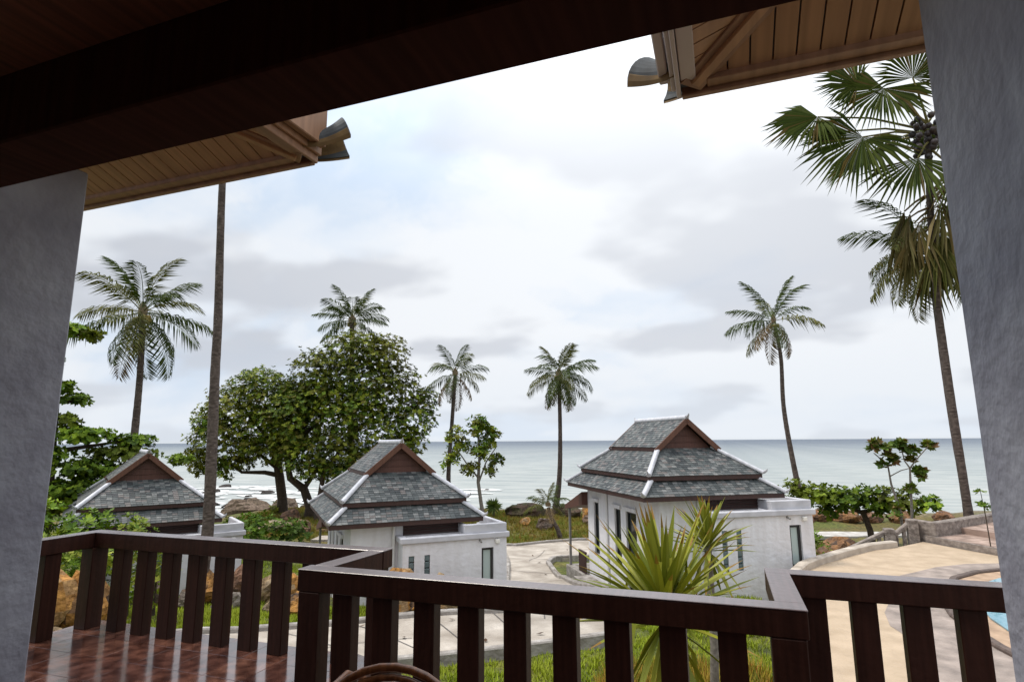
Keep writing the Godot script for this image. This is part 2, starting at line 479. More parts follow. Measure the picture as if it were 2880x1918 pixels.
func sweep(b: MB, path: Array, w: float, h: float, y: Callable, lift := 0.0, below := 0.2, step := 0.8) -> void:
	# a kerb or wall of width w and height h along a path of [x, z]
	var p := []
	for i in path.size() - 1:
		var a := Vector2(path[i][0], path[i][1])
		var e := Vector2(path[i + 1][0], path[i + 1][1])
		var k := maxi(1, int(a.distance_to(e) / step))
		for j in k: p.append(a.lerp(e, float(j) / k))
	p.append(Vector2(path[-1][0], path[-1][1]))
	var prev := []
	for i in p.size():
		var d: Vector2 = (p[mini(i + 1, p.size() - 1)] - p[maxi(i - 1, 0)]).normalized()
		var s := Vector2(-d.y, d.x) * w * 0.5
		var base: float = y.call(p[i].x, p[i].y) + lift
		var l: Vector2 = p[i] - s
		var r: Vector2 = p[i] + s
		var li: Vector2 = p[i] - s * 0.75
		var ri: Vector2 = p[i] + s * 0.75
		var ring := [Vector3(l.x, base - below, l.y), Vector3(l.x, base + h - 0.03, l.y), Vector3(li.x, base + h, li.y), Vector3(ri.x, base + h, ri.y), Vector3(r.x, base + h - 0.03, r.y), Vector3(r.x, base - below, r.y)]
		if i > 0:
			for k in 5: b.quad(prev[k + 1], prev[k], ring[k], ring[k + 1])
		else:
			b.quad(ring[1], ring[2], ring[3], ring[4]); b.quad(ring[0], ring[1], ring[4], ring[5])
		prev = ring
	b.quad(prev[4], prev[3], prev[2], prev[1]); b.quad(prev[5], prev[4], prev[1], prev[0])

func make_sea() -> void:
	var b := MB.new()
	var zs := [-30.0, -50.0, -65.0, -80.0, -110.0, -160.0, -260.0, -420.0, -700.0, -1200.0, -2500.0, -6000.0, -14000.0]
	var tone := func(z: float) -> Color:  # paler shallows; far darkening put into the colour for wave reflections
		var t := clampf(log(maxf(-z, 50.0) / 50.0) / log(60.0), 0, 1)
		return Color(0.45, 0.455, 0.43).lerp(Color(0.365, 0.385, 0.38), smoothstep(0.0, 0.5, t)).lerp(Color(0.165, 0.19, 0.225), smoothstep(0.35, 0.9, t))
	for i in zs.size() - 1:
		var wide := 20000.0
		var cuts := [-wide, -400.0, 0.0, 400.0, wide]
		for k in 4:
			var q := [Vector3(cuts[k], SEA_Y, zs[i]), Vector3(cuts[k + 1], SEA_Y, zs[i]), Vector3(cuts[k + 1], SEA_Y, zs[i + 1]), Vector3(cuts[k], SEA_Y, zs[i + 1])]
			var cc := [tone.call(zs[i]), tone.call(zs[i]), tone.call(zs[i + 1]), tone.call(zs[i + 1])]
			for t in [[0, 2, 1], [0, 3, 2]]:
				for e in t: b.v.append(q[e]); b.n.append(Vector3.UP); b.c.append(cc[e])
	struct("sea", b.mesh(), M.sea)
	# surf: low ragged foam patches between the shore rocks
	var f := MB.new()
	f.col = Color(0.72, 0.73, 0.72)
	for i in 330:
		var x := rng.randf_range(-92, -36)
		var z := shore_z(x) - 5.0 - pow(rng.randf(), 1.15) * 48.0
		var r := rng.randf_range(0.7, 3.4)
		var st := rng.randf_range(0.25, 0.5)
		var prev := Vector3.ZERO
		var first := Vector3.ZERO
		var at := Vector3(x, SEA_Y + 0.02 + 0.0004 * i, z)
		for k in 10:
			var a := TAU * k / 9.0
			var p := at + Vector3(cos(a) * r * rng.randf_range(0.5, 1.3), 0, sin(a) * r * st * rng.randf_range(0.5, 1.3))
			if k == 9: p = first
			if k == 0: first = p
			else: f.tri(at + Vector3(0, 0.05, 0), p, prev)
			prev = p
	var fm := mat(Color(1, 1, 1), 0.9)
	var o := stuff("foam", f.mesh(), fm, self)
	tag(o, "white surf foam breaking among the rocks off the shore", "foam")

# ------------------------------------------------------------------ roads, kerbs, pool
func make_roads() -> void:
	var gy := func(x: float, z: float) -> float: return ground_y(x, z)
	var road := [[-11.6, -8.9], [-11.2, -10.6], [-10.46, -12.04], [-9.04, -13.4], [-8.24, -14.1], [-6.0, -15.6], [-5.9, -17.0], [-6.3, -18.4], [-7.8, -21.0], [-9.4, -25.5], [-10.9, -29.0], [-14, -29.6], [-22.5, -28.5], [-23, -30.0], [-14, -31.6], [-11.06, -31.2], [-8.33, -34.2], [-4.6, -36.2],
		[-3.0, -33.5], [-5.4, -29.0], [-6.63, -28.4], [-7.85, -28.1], [-7.72, -26.17], [-5.72, -22.07], [-5.01, -21.2], [-3.83, -19.17], [-2.5, -16.6], [-2.4, -14.7], [-2.81, -14.1], [-4.23, -12.93], [-5.76, -11.6], [-6.5, -10.9], [-7.44, -9.9], [-8.4, -8.7]]
	var r := struct("road", sheet(road, gy, 0.8, 0.14, 0.2).mesh(), M.concrete)
	# saw-cut joints in the slab
	var jm := mat(lin(0.11, 0.10, 0.095), 0.9)
	for j in [[-10.3, -11.9, -6.7, -10.8], [-9.0, -13.2, -5.9, -11.6], [-6.1, -15.4, -4.4, -13.0], [-7.5, -14.4, -5.2, -12.2], [-6.1, -17.6, -2.7, -16.4], [-7.6, -21.0, -5.2, -21.6], [-8.9, -24.4, -6.9, -24.6], [-9.0, -27.4, -7.9, -27.2], [-8.7, -26.4, -9.2, -30.6], [-4.6, -15.2, -6.6, -21.4], [-9.8, -9.2, -7.0, -12.6]]:
		var b := MB.new()
		var a := Vector2(j[0], j[1])
		var e := Vector2(j[2], j[3])
		var s := (e - a).orthogonal().normalized() * 0.013
		var k := maxi(2, int(a.distance_to(e) / 0.4))
		for i in k:
			var p := a.lerp(e, float(i) / k)
			var q := a.lerp(e, float(i + 1) / k)
			var py := ground_y(p.x, p.y) + 0.155
			var qy := ground_y(q.x, q.y) + 0.155
			var f := [Vector3(p.x - s.x, py, p.y - s.y), Vector3(q.x - s.x, qy, q.y - s.y), Vector3(q.x + s.x, qy, q.y + s.y), Vector3(p.x + s.x, py, p.y + s.y)]
			b.face(f, (f[1] - f[0]).cross(f[2] - f[0]).y > 0)
		part("joint", b.mesh(), jm, r)
	var kerbs := [
		["pale concrete kerb along the rock garden side of the drive", [[-11.6, -8.9], [-11.2, -10.6], [-10.46, -12.04], [-9.04, -13.4], [-8.24, -14.1], [-6.0, -15.6], [-5.9, -17.0], [-6.3, -18.4], [-7.8, -21.0], [-9.4, -25.5], [-10.9, -29.0]]],
		["pale concrete kerb beside the bright lawn under the balcony", [[-2.4, -14.8], [-2.81, -14.1], [-4.23, -12.93], [-5.76, -11.6], [-6.5, -10.9], [-7.44, -9.9], [-8.4, -8.7]]],
		["curved kerb round the green strip at the porch bungalow", [[-3.0, -33.5], [-5.4, -29.0], [-6.63, -28.4], [-7.6, -28.35], [-7.9, -27.8], [-7.72, -26.17], [-5.72, -22.07], [-5.01, -21.2], [-3.83, -19.17], [-2.5, -16.6]]],
		["grey kerb along the foot of the grassy bank by the sea", [[-22.5, -30.2], [-14, -31.7], [-11.06, -31.3], [-8.26, -34.3], [-4, -35.7]]]]
	for k in kerbs:
		var b := MB.new()
		sweep(b, k[1], 0.2, 0.26, gy)
		tag(struct("kerb", b.mesh(), M.kerb), k[0], "kerb")
	var path := [[-6, -39], [4, -43.2], [8, -45.8], [13, -48], [22, -51], [22, -52.6], [12.6, -50], [8, -48.2], [3, -46], [-6, -41]]
	struct("beach_path", sheet(path, gy, 1.0, 0.12, 0.2).mesh(), mat(lin(0.60, 0.58, 0.55), 0.9, M.concrete.albedo_texture, 0.3))
	# the pool terrace stands on a retaining wall above the bungalow
	var deck := [[0.88, -7.0], [0.95, -10.4], [1.25, -14.5], [1.5, -17.85], [1.92, -19.3], [2.36, -20.15], [3.36, -21.8], [4.42, -23.35], [5.6, -24.3], [6.6, -25.6], [8.0, -23.3], [11.5, -17.4], [16, -12], [15, -6.0]]
	var flat := func(_x: float, _z: float) -> float: return -2.05
	struct("pool_deck", sheet(deck, flat, 3.0, 0.0, 1.7).mesh(), M.pool_deck)
	var grey := [[2.2, -9.4], [2.82, -11.79], [3.06, -13.26], [3.0, -13.8], [2.92, -14.2], [3.05, -15.2], [3.5, -16.6], [3.9, -18.2], [4.35, -19.3], [4.83, -19.85], [5.6, -20.8], [6.6, -21.6], [7.6, -22.0], [9.0, -20.6], [11, -16], [11, -8.5], [5, -8.2]]
	struct("pool_path", sheet(grey, func(_x, _z): return -2.05, 3.0, 0.005).mesh(), M.pool_grey)
	var rim := [[4.6, -12.4], [4.42, -13.3], [4.33, -14.4], [4.34, -15.3], [4.5, -16.3], [4.9, -17.7], [5.55, -19.2], [6.36, -20.2], [7.1, -20.75], [8.6, -20.4], [10.5, -17.0], [11.2, -12.5], [9, -10], [6, -10.2], [4.6, -12.4]]
	var c := MB.new()
	sweep(c, rim, 0.17, 0.075, flat, 0.0, 0.05)
	var co := struct("pool_coping", c.mesh(), M.coping)
	tag(co, "dark stone coping curving round the swimming pool", "coping")
	var pool := rim.slice(0, rim.size() - 1)
	struct("pool_ledge", sheet(pool, flat, 3.0, 0.012).mesh(), mat(lin(0.52, 0.36, 0.24), 0.7, M.concrete.albedo_texture, 0.5))
	var inner := []
	for p in pool: inner.append([lerpf(p[0], 8.0, 0.17), lerpf(p[1], -15.2, 0.14)])
	struct("pool_water", sheet(inner, flat, 3.0, 0.05, 0.03).mesh(), M.pool_water)
	var kb := MB.new()
	sweep(kb, [[0.9, -7], [0.97, -10.4], [1.27, -14.5], [1.52, -17.85], [1.95, -19.3], [2.38, -20.15], [3.38, -21.8], [4.44, -23.35], [5.35, -24.15]], 0.28, 0.2, flat, 0.0, 1.6)
	tag(struct("pool_kerb", kb.mesh(), mat(lin(0.60, 0.53, 0.45), 0.85, M.concrete.albedo_texture, 0.5)), "raised pale kerb bending round the tan pool deck", "kerb")
	var lev1 := func(_x: float, _z: float) -> float: return -1.83
	var lev2 := func(_x: float, _z: float) -> float: return -1.62
	var pink := mat(lin(0.50, 0.365, 0.30), 0.85, M.kerb.albedo_texture, 0.3)
	var steps := thing("terrace_steps", "two low weathered steps rising from the pool deck to the sea wall", "steps")
	part("step", sheet([[6.62, -25.75], [8.0, -23.3], [11.5, -17.4], [17, -11], [20, -16], [9.2, -27.4], [7.6, -27.0]], lev1, 2.0, 0.0, 0.25).mesh(), M.weathered, steps)
	part("step", sheet([[7.6, -27.3], [8.9, -25.2], [12.4, -19.4], [18, -12.6], [24, -30], [14, -34], [10.4, -29.9]], lev2, 2.0, 0.0, 0.3).mesh(), pink, steps)
	part("tread", sheet([[6.75, -25.75], [8.03, -23.5], [11.5, -17.7], [17, -11.4], [19.8, -16], [9.2, -27.3], [7.65, -26.9]], lev1, 2.0, 0.005).mesh(), pink, steps)
	var w := MB.new()
	sweep(w, [[6.5, -26.2], [6.95, -25.5], [7.6, -26.2], [10.6, -29.9], [16, -35.5], [24, -41]], 0.35, 0.72, flat, 0.0, 1.4)
	tag(struct("sea_wall", w.mesh(), M.weathered), "stained concrete parapet wall at the seaward end of the pool terrace", "wall")
	# stair balustrade going down to the beach
	var bal := thing("stair_balustrade", "weathered grey balustrade with square piers descending from the pool deck to the beach", "balustrade")
	for p in [[6.35, -25.75, -1.28], [5.55, -25.55, -1.62]]:
		var b := MB.new()
		b.cbox(Transform3D(Basis(), Vector3(p[0], (p[2] - 3.6) * 0.5, p[1])), Vector3(0.34, p[2] + 3.6, 0.34), 0.03)
		part("pier", b.mesh(), M.weathered, bal)
	for s in [[Vector3(6.3, -1.40, -25.75), Vector3(5.6, -1.95, -25.6)], [Vector3(5.5, -1.72, -25.55), Vector3(3.4, -2.75, -25.2)]]:
		var b := MB.new()
		var d: Vector3 = s[1] - s[0]
		var bs := Basis.looking_at(d.normalized(), Vector3.UP)
		b.cbox(Transform3D(bs, (s[0] + s[1]) * 0.5), Vector3(0.2, 0.13, d.length()), 0.02)
		part("handrail", b.mesh(), M.weathered, bal)
	for p in [[6.05, -25.68, -1.62], [5.78, -25.63, -1.83], [5.2, -25.5, -1.9], [4.7, -25.42, -2.15], [4.2, -25.33, -2.4], [3.7, -25.25, -2.65]]:
		var b := MB.new()
		b.cbox(Transform3D(Basis(), Vector3(p[0], p[2] - 0.4, p[1])), Vector3(0.12, 0.95, 0.12), 0.015)
		part("baluster", b.mesh(), M.weathered, bal)

# ------------------------------------------------------------------ the balcony
func rail_run(o: Node3D, a: Vector3, e: Vector3, balusters: Array, ends := Vector2.ZERO) -> void:
	var d := (e - a).normalized()
	var b := MB.new()
	var p := a - d * ends.x
	var q := e + d * ends.y
	b.cbox(Transform3D(Basis.looking_at(d, Vector3.UP), (p + q) * 0.5 + Vector3(0, 0.77, 0)), Vector3(0.135, 0.13, (q - p).length()), 0.006)
	var hr := part("handrail", b.mesh(), M.rail, o)
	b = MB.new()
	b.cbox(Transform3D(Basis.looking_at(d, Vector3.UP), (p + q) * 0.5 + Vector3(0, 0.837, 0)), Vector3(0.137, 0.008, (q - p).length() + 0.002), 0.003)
	part("rail_sheen_top", b.mesh(), M.rail_sheen_top, hr)  # thin top layer carrying the painted sky sheen
	for t in balusters:
		var c := MB.new()
		c.cbox(Transform3D(Basis.looking_at(d, Vector3.UP), a + d * t + Vector3(0, 0.352, 0)), Vector3(0.095, 0.706, 0.135), 0.005)
		part("baluster", c.mesh(), M.rail, o)

func make_balcony() -> void:
	var b := MB.new()
	b.abox(Vector3(-5.75, -0.25, -4.2), Vector3(-2.42, -0.014, 1.5))
	b.abox(Vector3(-2.418, -0.25, -3.42), Vector3(0.148, -0.014, 1.5))
	b.abox(Vector3(0.15, -0.25, -4.2), Vector3(2.6, -0.014, 1.5))
	var fl := struct("balcony_floor", b.mesh(), M.grout)
	var shapes := []
	for k in 3:
		var t := MB.new()
		t.cbox(Transform3D(Basis(Vector3(rng.randf_range(-1, 1), 0, rng.randf_range(-1, 1)).normalized(), 0.0012), Vector3.ZERO), Vector3(0.3475, 0.02, 0.3475), 0.0008)
		shapes.append(t.mesh())
	for i in 24:
		for j in 10:
			var x := -5.57 + i * 0.35
			var z := -4.02 + j * 0.35
			if x > -2.6 and x < 0.33 and z < -3.3: continue
			part("tile", shapes[rng.randi() % 3], M.tile[rng.randi() % 4], fl, Transform3D(Basis(), Vector3(x, -0.01 + rng.randf_range(0, 0.0012), z)))
	var rear := MB.new()
	rear.abox(Vector3(-5.75, -0.013, -0.68), Vector3(2.6, -0.001, 1.5))
	part("rear_paving", rear.mesh(), M.tile[0], fl)
	# railings: two wings that stand forward and the recessed middle
	var lr := thing("balcony_railing", "dark brown railing round the tiled wing of the balcony, with a corner post", "railing", Vector3.ZERO, 0.0, "dark brown balcony railings")
	var ts := []
	for k in 10: ts.append(0.36 + k * 0.30)
	rail_run(lr, Vector3(-5.60, 0, -4.02), Vector3(-2.52, 0, -4.02), ts, Vector2(0.0675, 0.0675))
	rail_run(lr, Vector3(-5.60, 0, -3.952), Vector3(-5.60, 0, -2.35), [0.33, 0.65, 0.97, 1.29])
	var cp := MB.new()
	cp.cbox(Transform3D(Basis(), Vector3(-5.58, 0.352, -4.0)), Vector3(0.15, 0.706, 0.15), 0.006)
	part("corner_post", cp.mesh(), M.rail, lr)
	var mr := thing("balcony_railing", "dark brown railing across the recessed middle of the balcony, nearest the cane chair", "railing", Vector3.ZERO, 0.0, "dark brown balcony railings")
	ts = []
	for k in 9: ts.append(0.27 + k * 0.287)
	rail_run(mr, Vector3(-2.585, 0, -3.315), Vector3(0.265, 0, -3.315), ts, Vector2(0.0675, 0.0675))
	rail_run(mr, Vector3(-2.555, 0, -3.383), Vector3(-2.52, 0, -3.951), [0.26])
	rail_run(mr, Vector3(0.265, 0, -3.383), Vector3(0.265, 0, -4.07), [0.2, 0.48])
	for x in [-2.56, 0.24]:
		var c := MB.new()
		c.cbox(Transform3D(Basis(), Vector3(x, 0.352, -3.31)), Vector3(0.16, 0.706, 0.125), 0.006)
		part("corner_post", c.mesh(), M.rail, mr)
	var rr := thing("balcony_railing", "dark brown railing in front of the pool terrace, ending at the grey column", "railing", Vector3.ZERO, 0.0, "dark brown balcony railings")
	ts = []
	for k in 6: ts.append(0.19 + k * 0.265)
	rail_run(rr, Vector3(0.265, 0, -4.138), Vector3(2.5, 0, -4.138), ts, Vector2(0.0675, 0.0))
	# columns
	b = MB.new()
	b.cbox(Transform3D(Basis(), Vector3(-4.13, 1.65, -1.95)), Vector3(1.0, 3.34, 0.7), 0.012)
	tag(part("column", b.mesh(), M.column, self), "grey plastered column beside the tiled wing of the balcony", "column")
	b = MB.new()
	b.cbox(Transform3D(Basis(), Vector3(1.21, 1.65, -1.83)), Vector3(0.92, 3.34, 0.74), 0.012)
	tag(part("column", b.mesh(), M.column, self), "brushed grey plaster column in front of the fan palm", "column")
	# porch beam and its ceiling
	b = MB.new()
	b.cbox(Transform3D(Basis(), Vector3(-1.6, 2.755, -1.17)), Vector3(9.0, 0.31, 0.22), 0.006)
	tag(part("porch_beam", b.mesh(), M.beam, self), "dark brown beam over the balcony opening", "beam")
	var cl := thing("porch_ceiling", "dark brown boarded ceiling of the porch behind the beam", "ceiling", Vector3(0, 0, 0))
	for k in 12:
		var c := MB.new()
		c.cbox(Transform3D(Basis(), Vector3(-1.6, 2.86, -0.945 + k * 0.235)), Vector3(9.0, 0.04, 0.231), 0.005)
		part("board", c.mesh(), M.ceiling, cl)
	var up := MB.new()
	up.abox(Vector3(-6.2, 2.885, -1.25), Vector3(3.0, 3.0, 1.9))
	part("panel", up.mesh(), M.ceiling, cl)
	# the villa behind and below
	var vw := thing("villa_wall", "pale plastered wall of the villa that carries the balcony", "wall")
	b = MB.new()
	b.abox(Vector3(-6.2, -0.24, 1.5), Vector3(3.0, 2.88, 1.75))
	part("rear_wall", b.mesh(), M.ceiling, vw)
	b = MB.new()
	b.abox(Vector3(-5.6, -4.6, -3.2), Vector3(2.4, -0.26, 1.7))
	part("base", b.mesh(), M.plaster, vw)

func make_eave(label: String, corner: Vector3, dirx: float, reach: float, trim: Material) -> void:
	# the corner of a hipped roof seen from below: soffit boards rising 20 degrees, a hip strip, fascias and a horned end tile
	var o := thing("roof_eave", label, "roof", corner, 0.0, "villa roof eaves")
	var rise := tan(deg_to_rad(20.0))
	var deep := 2.3
	var wv := 0.098
	var P := func(a: float, s: float) -> Vector3: return Vector3(dirx * a, s * rise, 0) # placeholder
	var front := func(a: float, s: float, lift: float) -> Vector3: return Vector3(dirx * a, s * rise + lift, s)
	var side := func(a: float, s: float, lift: float) -> Vector3: return Vector3(dirx * s, s * rise + lift, a)
	var n := int(reach / wv)
	for w in 2:
		var f: Callable = front if w == 0 else side
		var cnt := n if w == 0 else int(2.4 / wv)
		for k in cnt:
			var a0 := 0.14 + k * wv
			var a1 := a0 + wv - 0.008
			var s0 := 0.09
			var b := MB.new()
			var l0 := minf(a0 - 0.05, deep)
			var l1 := minf(a1 - 0.05, deep)
			if l1 <= s0 + 0.01: continue
			l0 = maxf(l0, s0)
			var lo := [f.call(a0, s0, 0.0), f.call(a1, s0, 0.0), f.call(a1, l1, 0.0), f.call(a0, l0, 0.0)]
			var hi := [f.call(a0, s0, 0.02), f.call(a1, s0, 0.02), f.call(a1, l1, 0.02), f.call(a0, l0, 0.02)]
			var down: bool = (lo[1] - lo[0]).cross(lo[2] - lo[0]).y < 0
			b.face(lo, down); b.face(hi, not down)
			for e in 4:
				b.face([lo[e], hi[e], hi[(e + 1) % 4], lo[(e + 1) % 4]], down)
			part("soffit_board", b.mesh(), M.soffit, o)
	# hip strip along the diagonal, two battens
	var b := MB.new()
	var h0 := Vector3(dirx * 0.06, 0.06 * rise - 0.012, 0.06)
	var h1 := Vector3(dirx * deep, deep * rise - 0.012, deep)
	var hb := Basis.looking_at((h1 - h0).normalized(), Vector3.UP)
	b.cbox(Transform3D(hb, (h0 + h1) * 0.5), Vector3(0.13, 0.03, (h1 - h0).length()), 0.004)
	part("hip_board", b.mesh(), M.soffit_trim, o)
	b = MB.new()
	b.cbox(Transform3D(hb, (h0 + h1) * 0.5 + Vector3(0, -0.02, 0)), Vector3(0.05, 0.03, (h1 - h0).length() * 0.98), 0.004)
	part("hip_batten", b.mesh(), M.soffit, o)
	# backing above the boards and the roof covering
	b = MB.new()
	for w in 2:
		var f: Callable = front if w == 0 else side
		var far := reach + 0.2 if w == 0 else 2.6
		for lift in [[0.026, 0.05], [0.16, 0.20]]:
			var y0 := float(lift[0])
			var y1 := float(lift[1])
			var q := [f.call(0.0, 0.0, y0), f.call(far, 0.0, y0), f.call(far, deep, y0), f.call(deep, deep, y0)]
			var q2 := [f.call(0.0, 0.0, y1), f.call(far, 0.0, y1), f.call(far, deep, y1), f.call(deep, deep, y1)]
			var down: bool = (q[1] - q[0]).cross(q[2] - q[0]).y < 0
			b.face(q, down); b.face(q2, not down)
			for e in 4: b.face([q[e], q2[e], q2[(e + 1) % 4], q[(e + 1) % 4]], down)
	part("roof_deck", b.mesh(), M.shingles_grey, o)
	# fascias
	b = MB.new()
	b.cbox(Transform3D(Basis(), Vector3(dirx * (reach * 0.5 + 0.03), 0.06, 0.0)), Vector3(reach + 0.02, 0.15, 0.035), 0.004)
	part("fascia", b.mesh(), M.soffit_trim, o)
	b = MB.new()
	b.cbox(Transform3D(Basis(), Vector3(dirx * (reach * 0.5 + 0.09), 0.03, 0.055)), Vector3(reach - 0.1, 0.05, 0.07), 0.004)
	part("moulding", b.mesh(), M.soffit_trim, o)
	b = MB.new()
	b.cbox(Transform3D(Basis(), Vector3(dirx * 0.055, 0.03, 1.25)), Vector3(0.07, 0.05, 2.3), 0.004)
	part("moulding", b.mesh(), trim, o)
	for k in 2:
		b = MB.new()
		b.cbox(Transform3D(Basis(), Vector3(dirx * (0.005 - 0.024 * k), 0.075 + 0.03 * k, 1.2)), Vector3(0.022, 0.17 - 0.03 * k, 2.42), 0.004)
		part("fascia", b.mesh(), trim, o)
	b = MB.new()
	b.cbox(Transform3D(Basis(), Vector3(dirx * -0.062, 0.19, 1.22)), Vector3(0.045, 0.25, 2.4), 0.006)
	part("barge_board", b.mesh(), trim, o)
	# horned end tile: a curved scoop that flares outwards and up
	var outer := MB.new()
	var diag := Vector3(-dirx * 0.80, 0, -0.60)
	var across := Vector3(-0.60, 0, dirx * 0.80)
	var prev := []
	var K := 16
	var L := 14
	for i in L + 1:
		var t := float(i) / L
		var r := lerpf(0.10, 0.145, t * t)
		var c := diag * (0.21 * t - 0.07) + Vector3(0, 0.115 + 0.09 * t * t, 0.02)
		var ring := []
		for k in K + 1:
			var a := lerpf(-0.35, PI + 0.35, float(k) / K)
			ring.append(c + across * cos(a) * r + Vector3.UP * (sin(a) * r * 0.8 - 0.04) + diag * (0.05 * t * t * (1.0 - sin(a))))
		if i > 0:
			for k in K:
				outer.col = Color(0.085, 0.095, 0.105)
				var dn := Vector3.DOWN * 0.02
				var up2: bool = (ring[k] - prev[k]).cross(prev[k + 1] - prev[k]).dot(ring[k] - c) > 0
				outer.face([prev[k], ring[k], ring[k + 1], prev[k + 1]], up2)
				outer.col = Color(0.25, 0.15, 0.05)
				outer.face([prev[k] + dn, ring[k] + dn, ring[k + 1] + dn, prev[k + 1] + dn], not up2)
				if i == L:
					outer.col = Color(0.2, 0.17, 0.15)
					outer.face([ring[k], ring[k] + dn, ring[k + 1] + dn, ring[k + 1]], true)
		prev = ring
	part("end_tile", outer.mesh(), mat(Color(1, 1, 1), 0.8, M.kerb.albedo_texture, 1.5), o)
	# rolled hip cap behind the end tile
	b = MB.new()
	b.tube([Vector3(0, 0.20, 0.0), Vector3(dirx * 0.7, 0.20 + 0.7 * rise + 0.02, 0.7), Vector3(dirx * 2.2, 0.22 + 2.2 * rise, 2.2)], [0.085, 0.09, 0.09], 10)
	part("hip_cap", b.mesh(), M.cap, o)

func make_chair() -> void:
	var o := thing("cane_chair", "brown rattan chair with a rounded bent-cane back, just below the railing", "chair", Vector3(-1.22, 0, -2.0), 0.12)
	var arch := func(hw: float, top: float, zz: float) -> Array:
		var p := []
		for k in 17:
			var a := PI * k / 16
			p.append(Vector3(cos(a) * hw, 0.45 + pow(sin(a), 0.8) * (top - 0.45), zz - 0.10 * sin(a)))
		return p
	for k in 4:
		var b := MB.new()
		var pts: Array = arch.call(0.335 - 0.034 * k, 0.80 - 0.031 * k, 0.012 * (k % 2))
		var rr := []
		for q in pts: rr.append(0.0155 if k == 0 else 0.0125)
		b.tube(pts, rr, 8)
		part("bent_cane", b.mesh(), M.rattan, o)
	for k in 9:
		var b := MB.new()
		var x := -0.2 + k * 0.05
		var top := 0.45 + 0.24 * sqrt(maxf(0.0, 1.0 - pow(x / 0.235, 2)))
		b.tube([Vector3(x, 0.43, 0.0), Vector3(x, lerpf(0.43, top, 0.5), -0.05), Vector3(x, top, -0.085)], [0.006, 0.006, 0.006], 6)
		part("spindle", b.mesh(), M.rattan_dark, o)
	var s := MB.new()
	s.cbox(Transform3D(Basis(), Vector3(0, 0.42, -0.27)), Vector3(0.58, 0.05, 0.54), 0.02)
	part("seat", s.mesh(), M.rattan, o)
	for p in [[-0.29, 0.0], [0.29, 0.0], [-0.27, -0.5], [0.27, -0.5]]:
		var b := MB.new()
		b.tube([Vector3(p[0], 0.45, p[1]), Vector3(p[0] * 1.05, 0.0, p[1] * 1.04)], [0.017, 0.015], 8)
		part("leg", b.mesh(), M.rattan, o)
	for sx in [-1, 1]:
		var b := MB.new()
		b.tube([Vector3(sx * 0.33, 0.52, -0.02), Vector3(sx * 0.345, 0.64, -0.12), Vector3(sx * 0.34, 0.66, -0.36), Vector3(sx * 0.3, 0.58, -0.5), Vector3(sx * 0.275, 0.42, -0.5)], [0.014, 0.014, 0.014, 0.014, 0.014], 8)
		part("arm", b.mesh(), M.rattan, o)

# ------------------------------------------------------------------ bungalows
var tile_box: ArrayMesh

func lay_shingles(roof: Node3D, rest: MB, quota: int, b0: Vector3, b1: Vector3, t0: Vector3, t1: Vector3) -> int:
	# overlapping shingles on the slope b0-b1 (eave, seen from outside left to right) to t0-t1 (top)
	var u := (b1 - b0).normalized()
	var nrm := (b1 - b0).cross(t0 - b0).normalized()
	var up := nrm.cross(u)
	var L := (t0 - b0).dot(up)
	var wide := 0.165
	var exposure := 0.105
	var rows := int(ceil(L / exposure))
	for r in rows:
		var v := r * exposure
		var k := clampf((v + exposure * 0.5) / L, 0, 1)
		var l := (b0.lerp(t0, k) - b0).dot(u)
		var e := (b1.lerp(t1, k) - b0).dot(u)
		var x := l - (wide * 0.5 if r % 2 else 0.0) - rng.randf() * 0.02
		while x < e:
			var x0 := maxf(x, l)
			var x1 := minf(x + wide - 0.008, e)
			x += wide
			if x1 - x0 < 0.035: continue
			var len := minf(exposure * 1.35, L - v + 0.02)
			var tilt := Basis(u, -0.085 + rng.randf_range(-0.02, 0.02))
			var bs := tilt * Basis(u, nrm, -up)
			bs = Basis(bs.x, bs.y, bs.z)
			var mid := b0 + u * (x0 + x1) * 0.5 + up * (v + len * 0.5 - 0.01 + rng.randf_range(-0.006, 0.006)) + nrm * 0.016
			var size := Vector3(x1 - x0, 0.012, len)
			var which: int = [0, 0, 1, 1, 2, 3, 3, 4][rng.randi() % 8]
			if quota > 0:
				quota -= 1
				part("shingle", tile_box, M.shingle[which], roof, Transform3D(bs * Basis.from_scale(size), mid))
			else:
				rest.col = M.shingle[which].albedo_color.srgb_to_linear()
				rest.box(Transform3D(bs, mid), size)
	return quota

func horn(at: Vector3, dir: Vector3, s: float) -> MB:
	var b := MB.new()
	b.tube([at - dir * 0.10 * s, at + dir * 0.03 * s + Vector3(0, 0.02, 0) * s, at + dir * 0.13 * s + Vector3(0, 0.08, 0) * s, at + dir * 0.16 * s + Vector3(0, 0.16, 0) * s], [0.075 * s, 0.07 * s, 0.045 * s, 0.012 * s], 8)
	return b

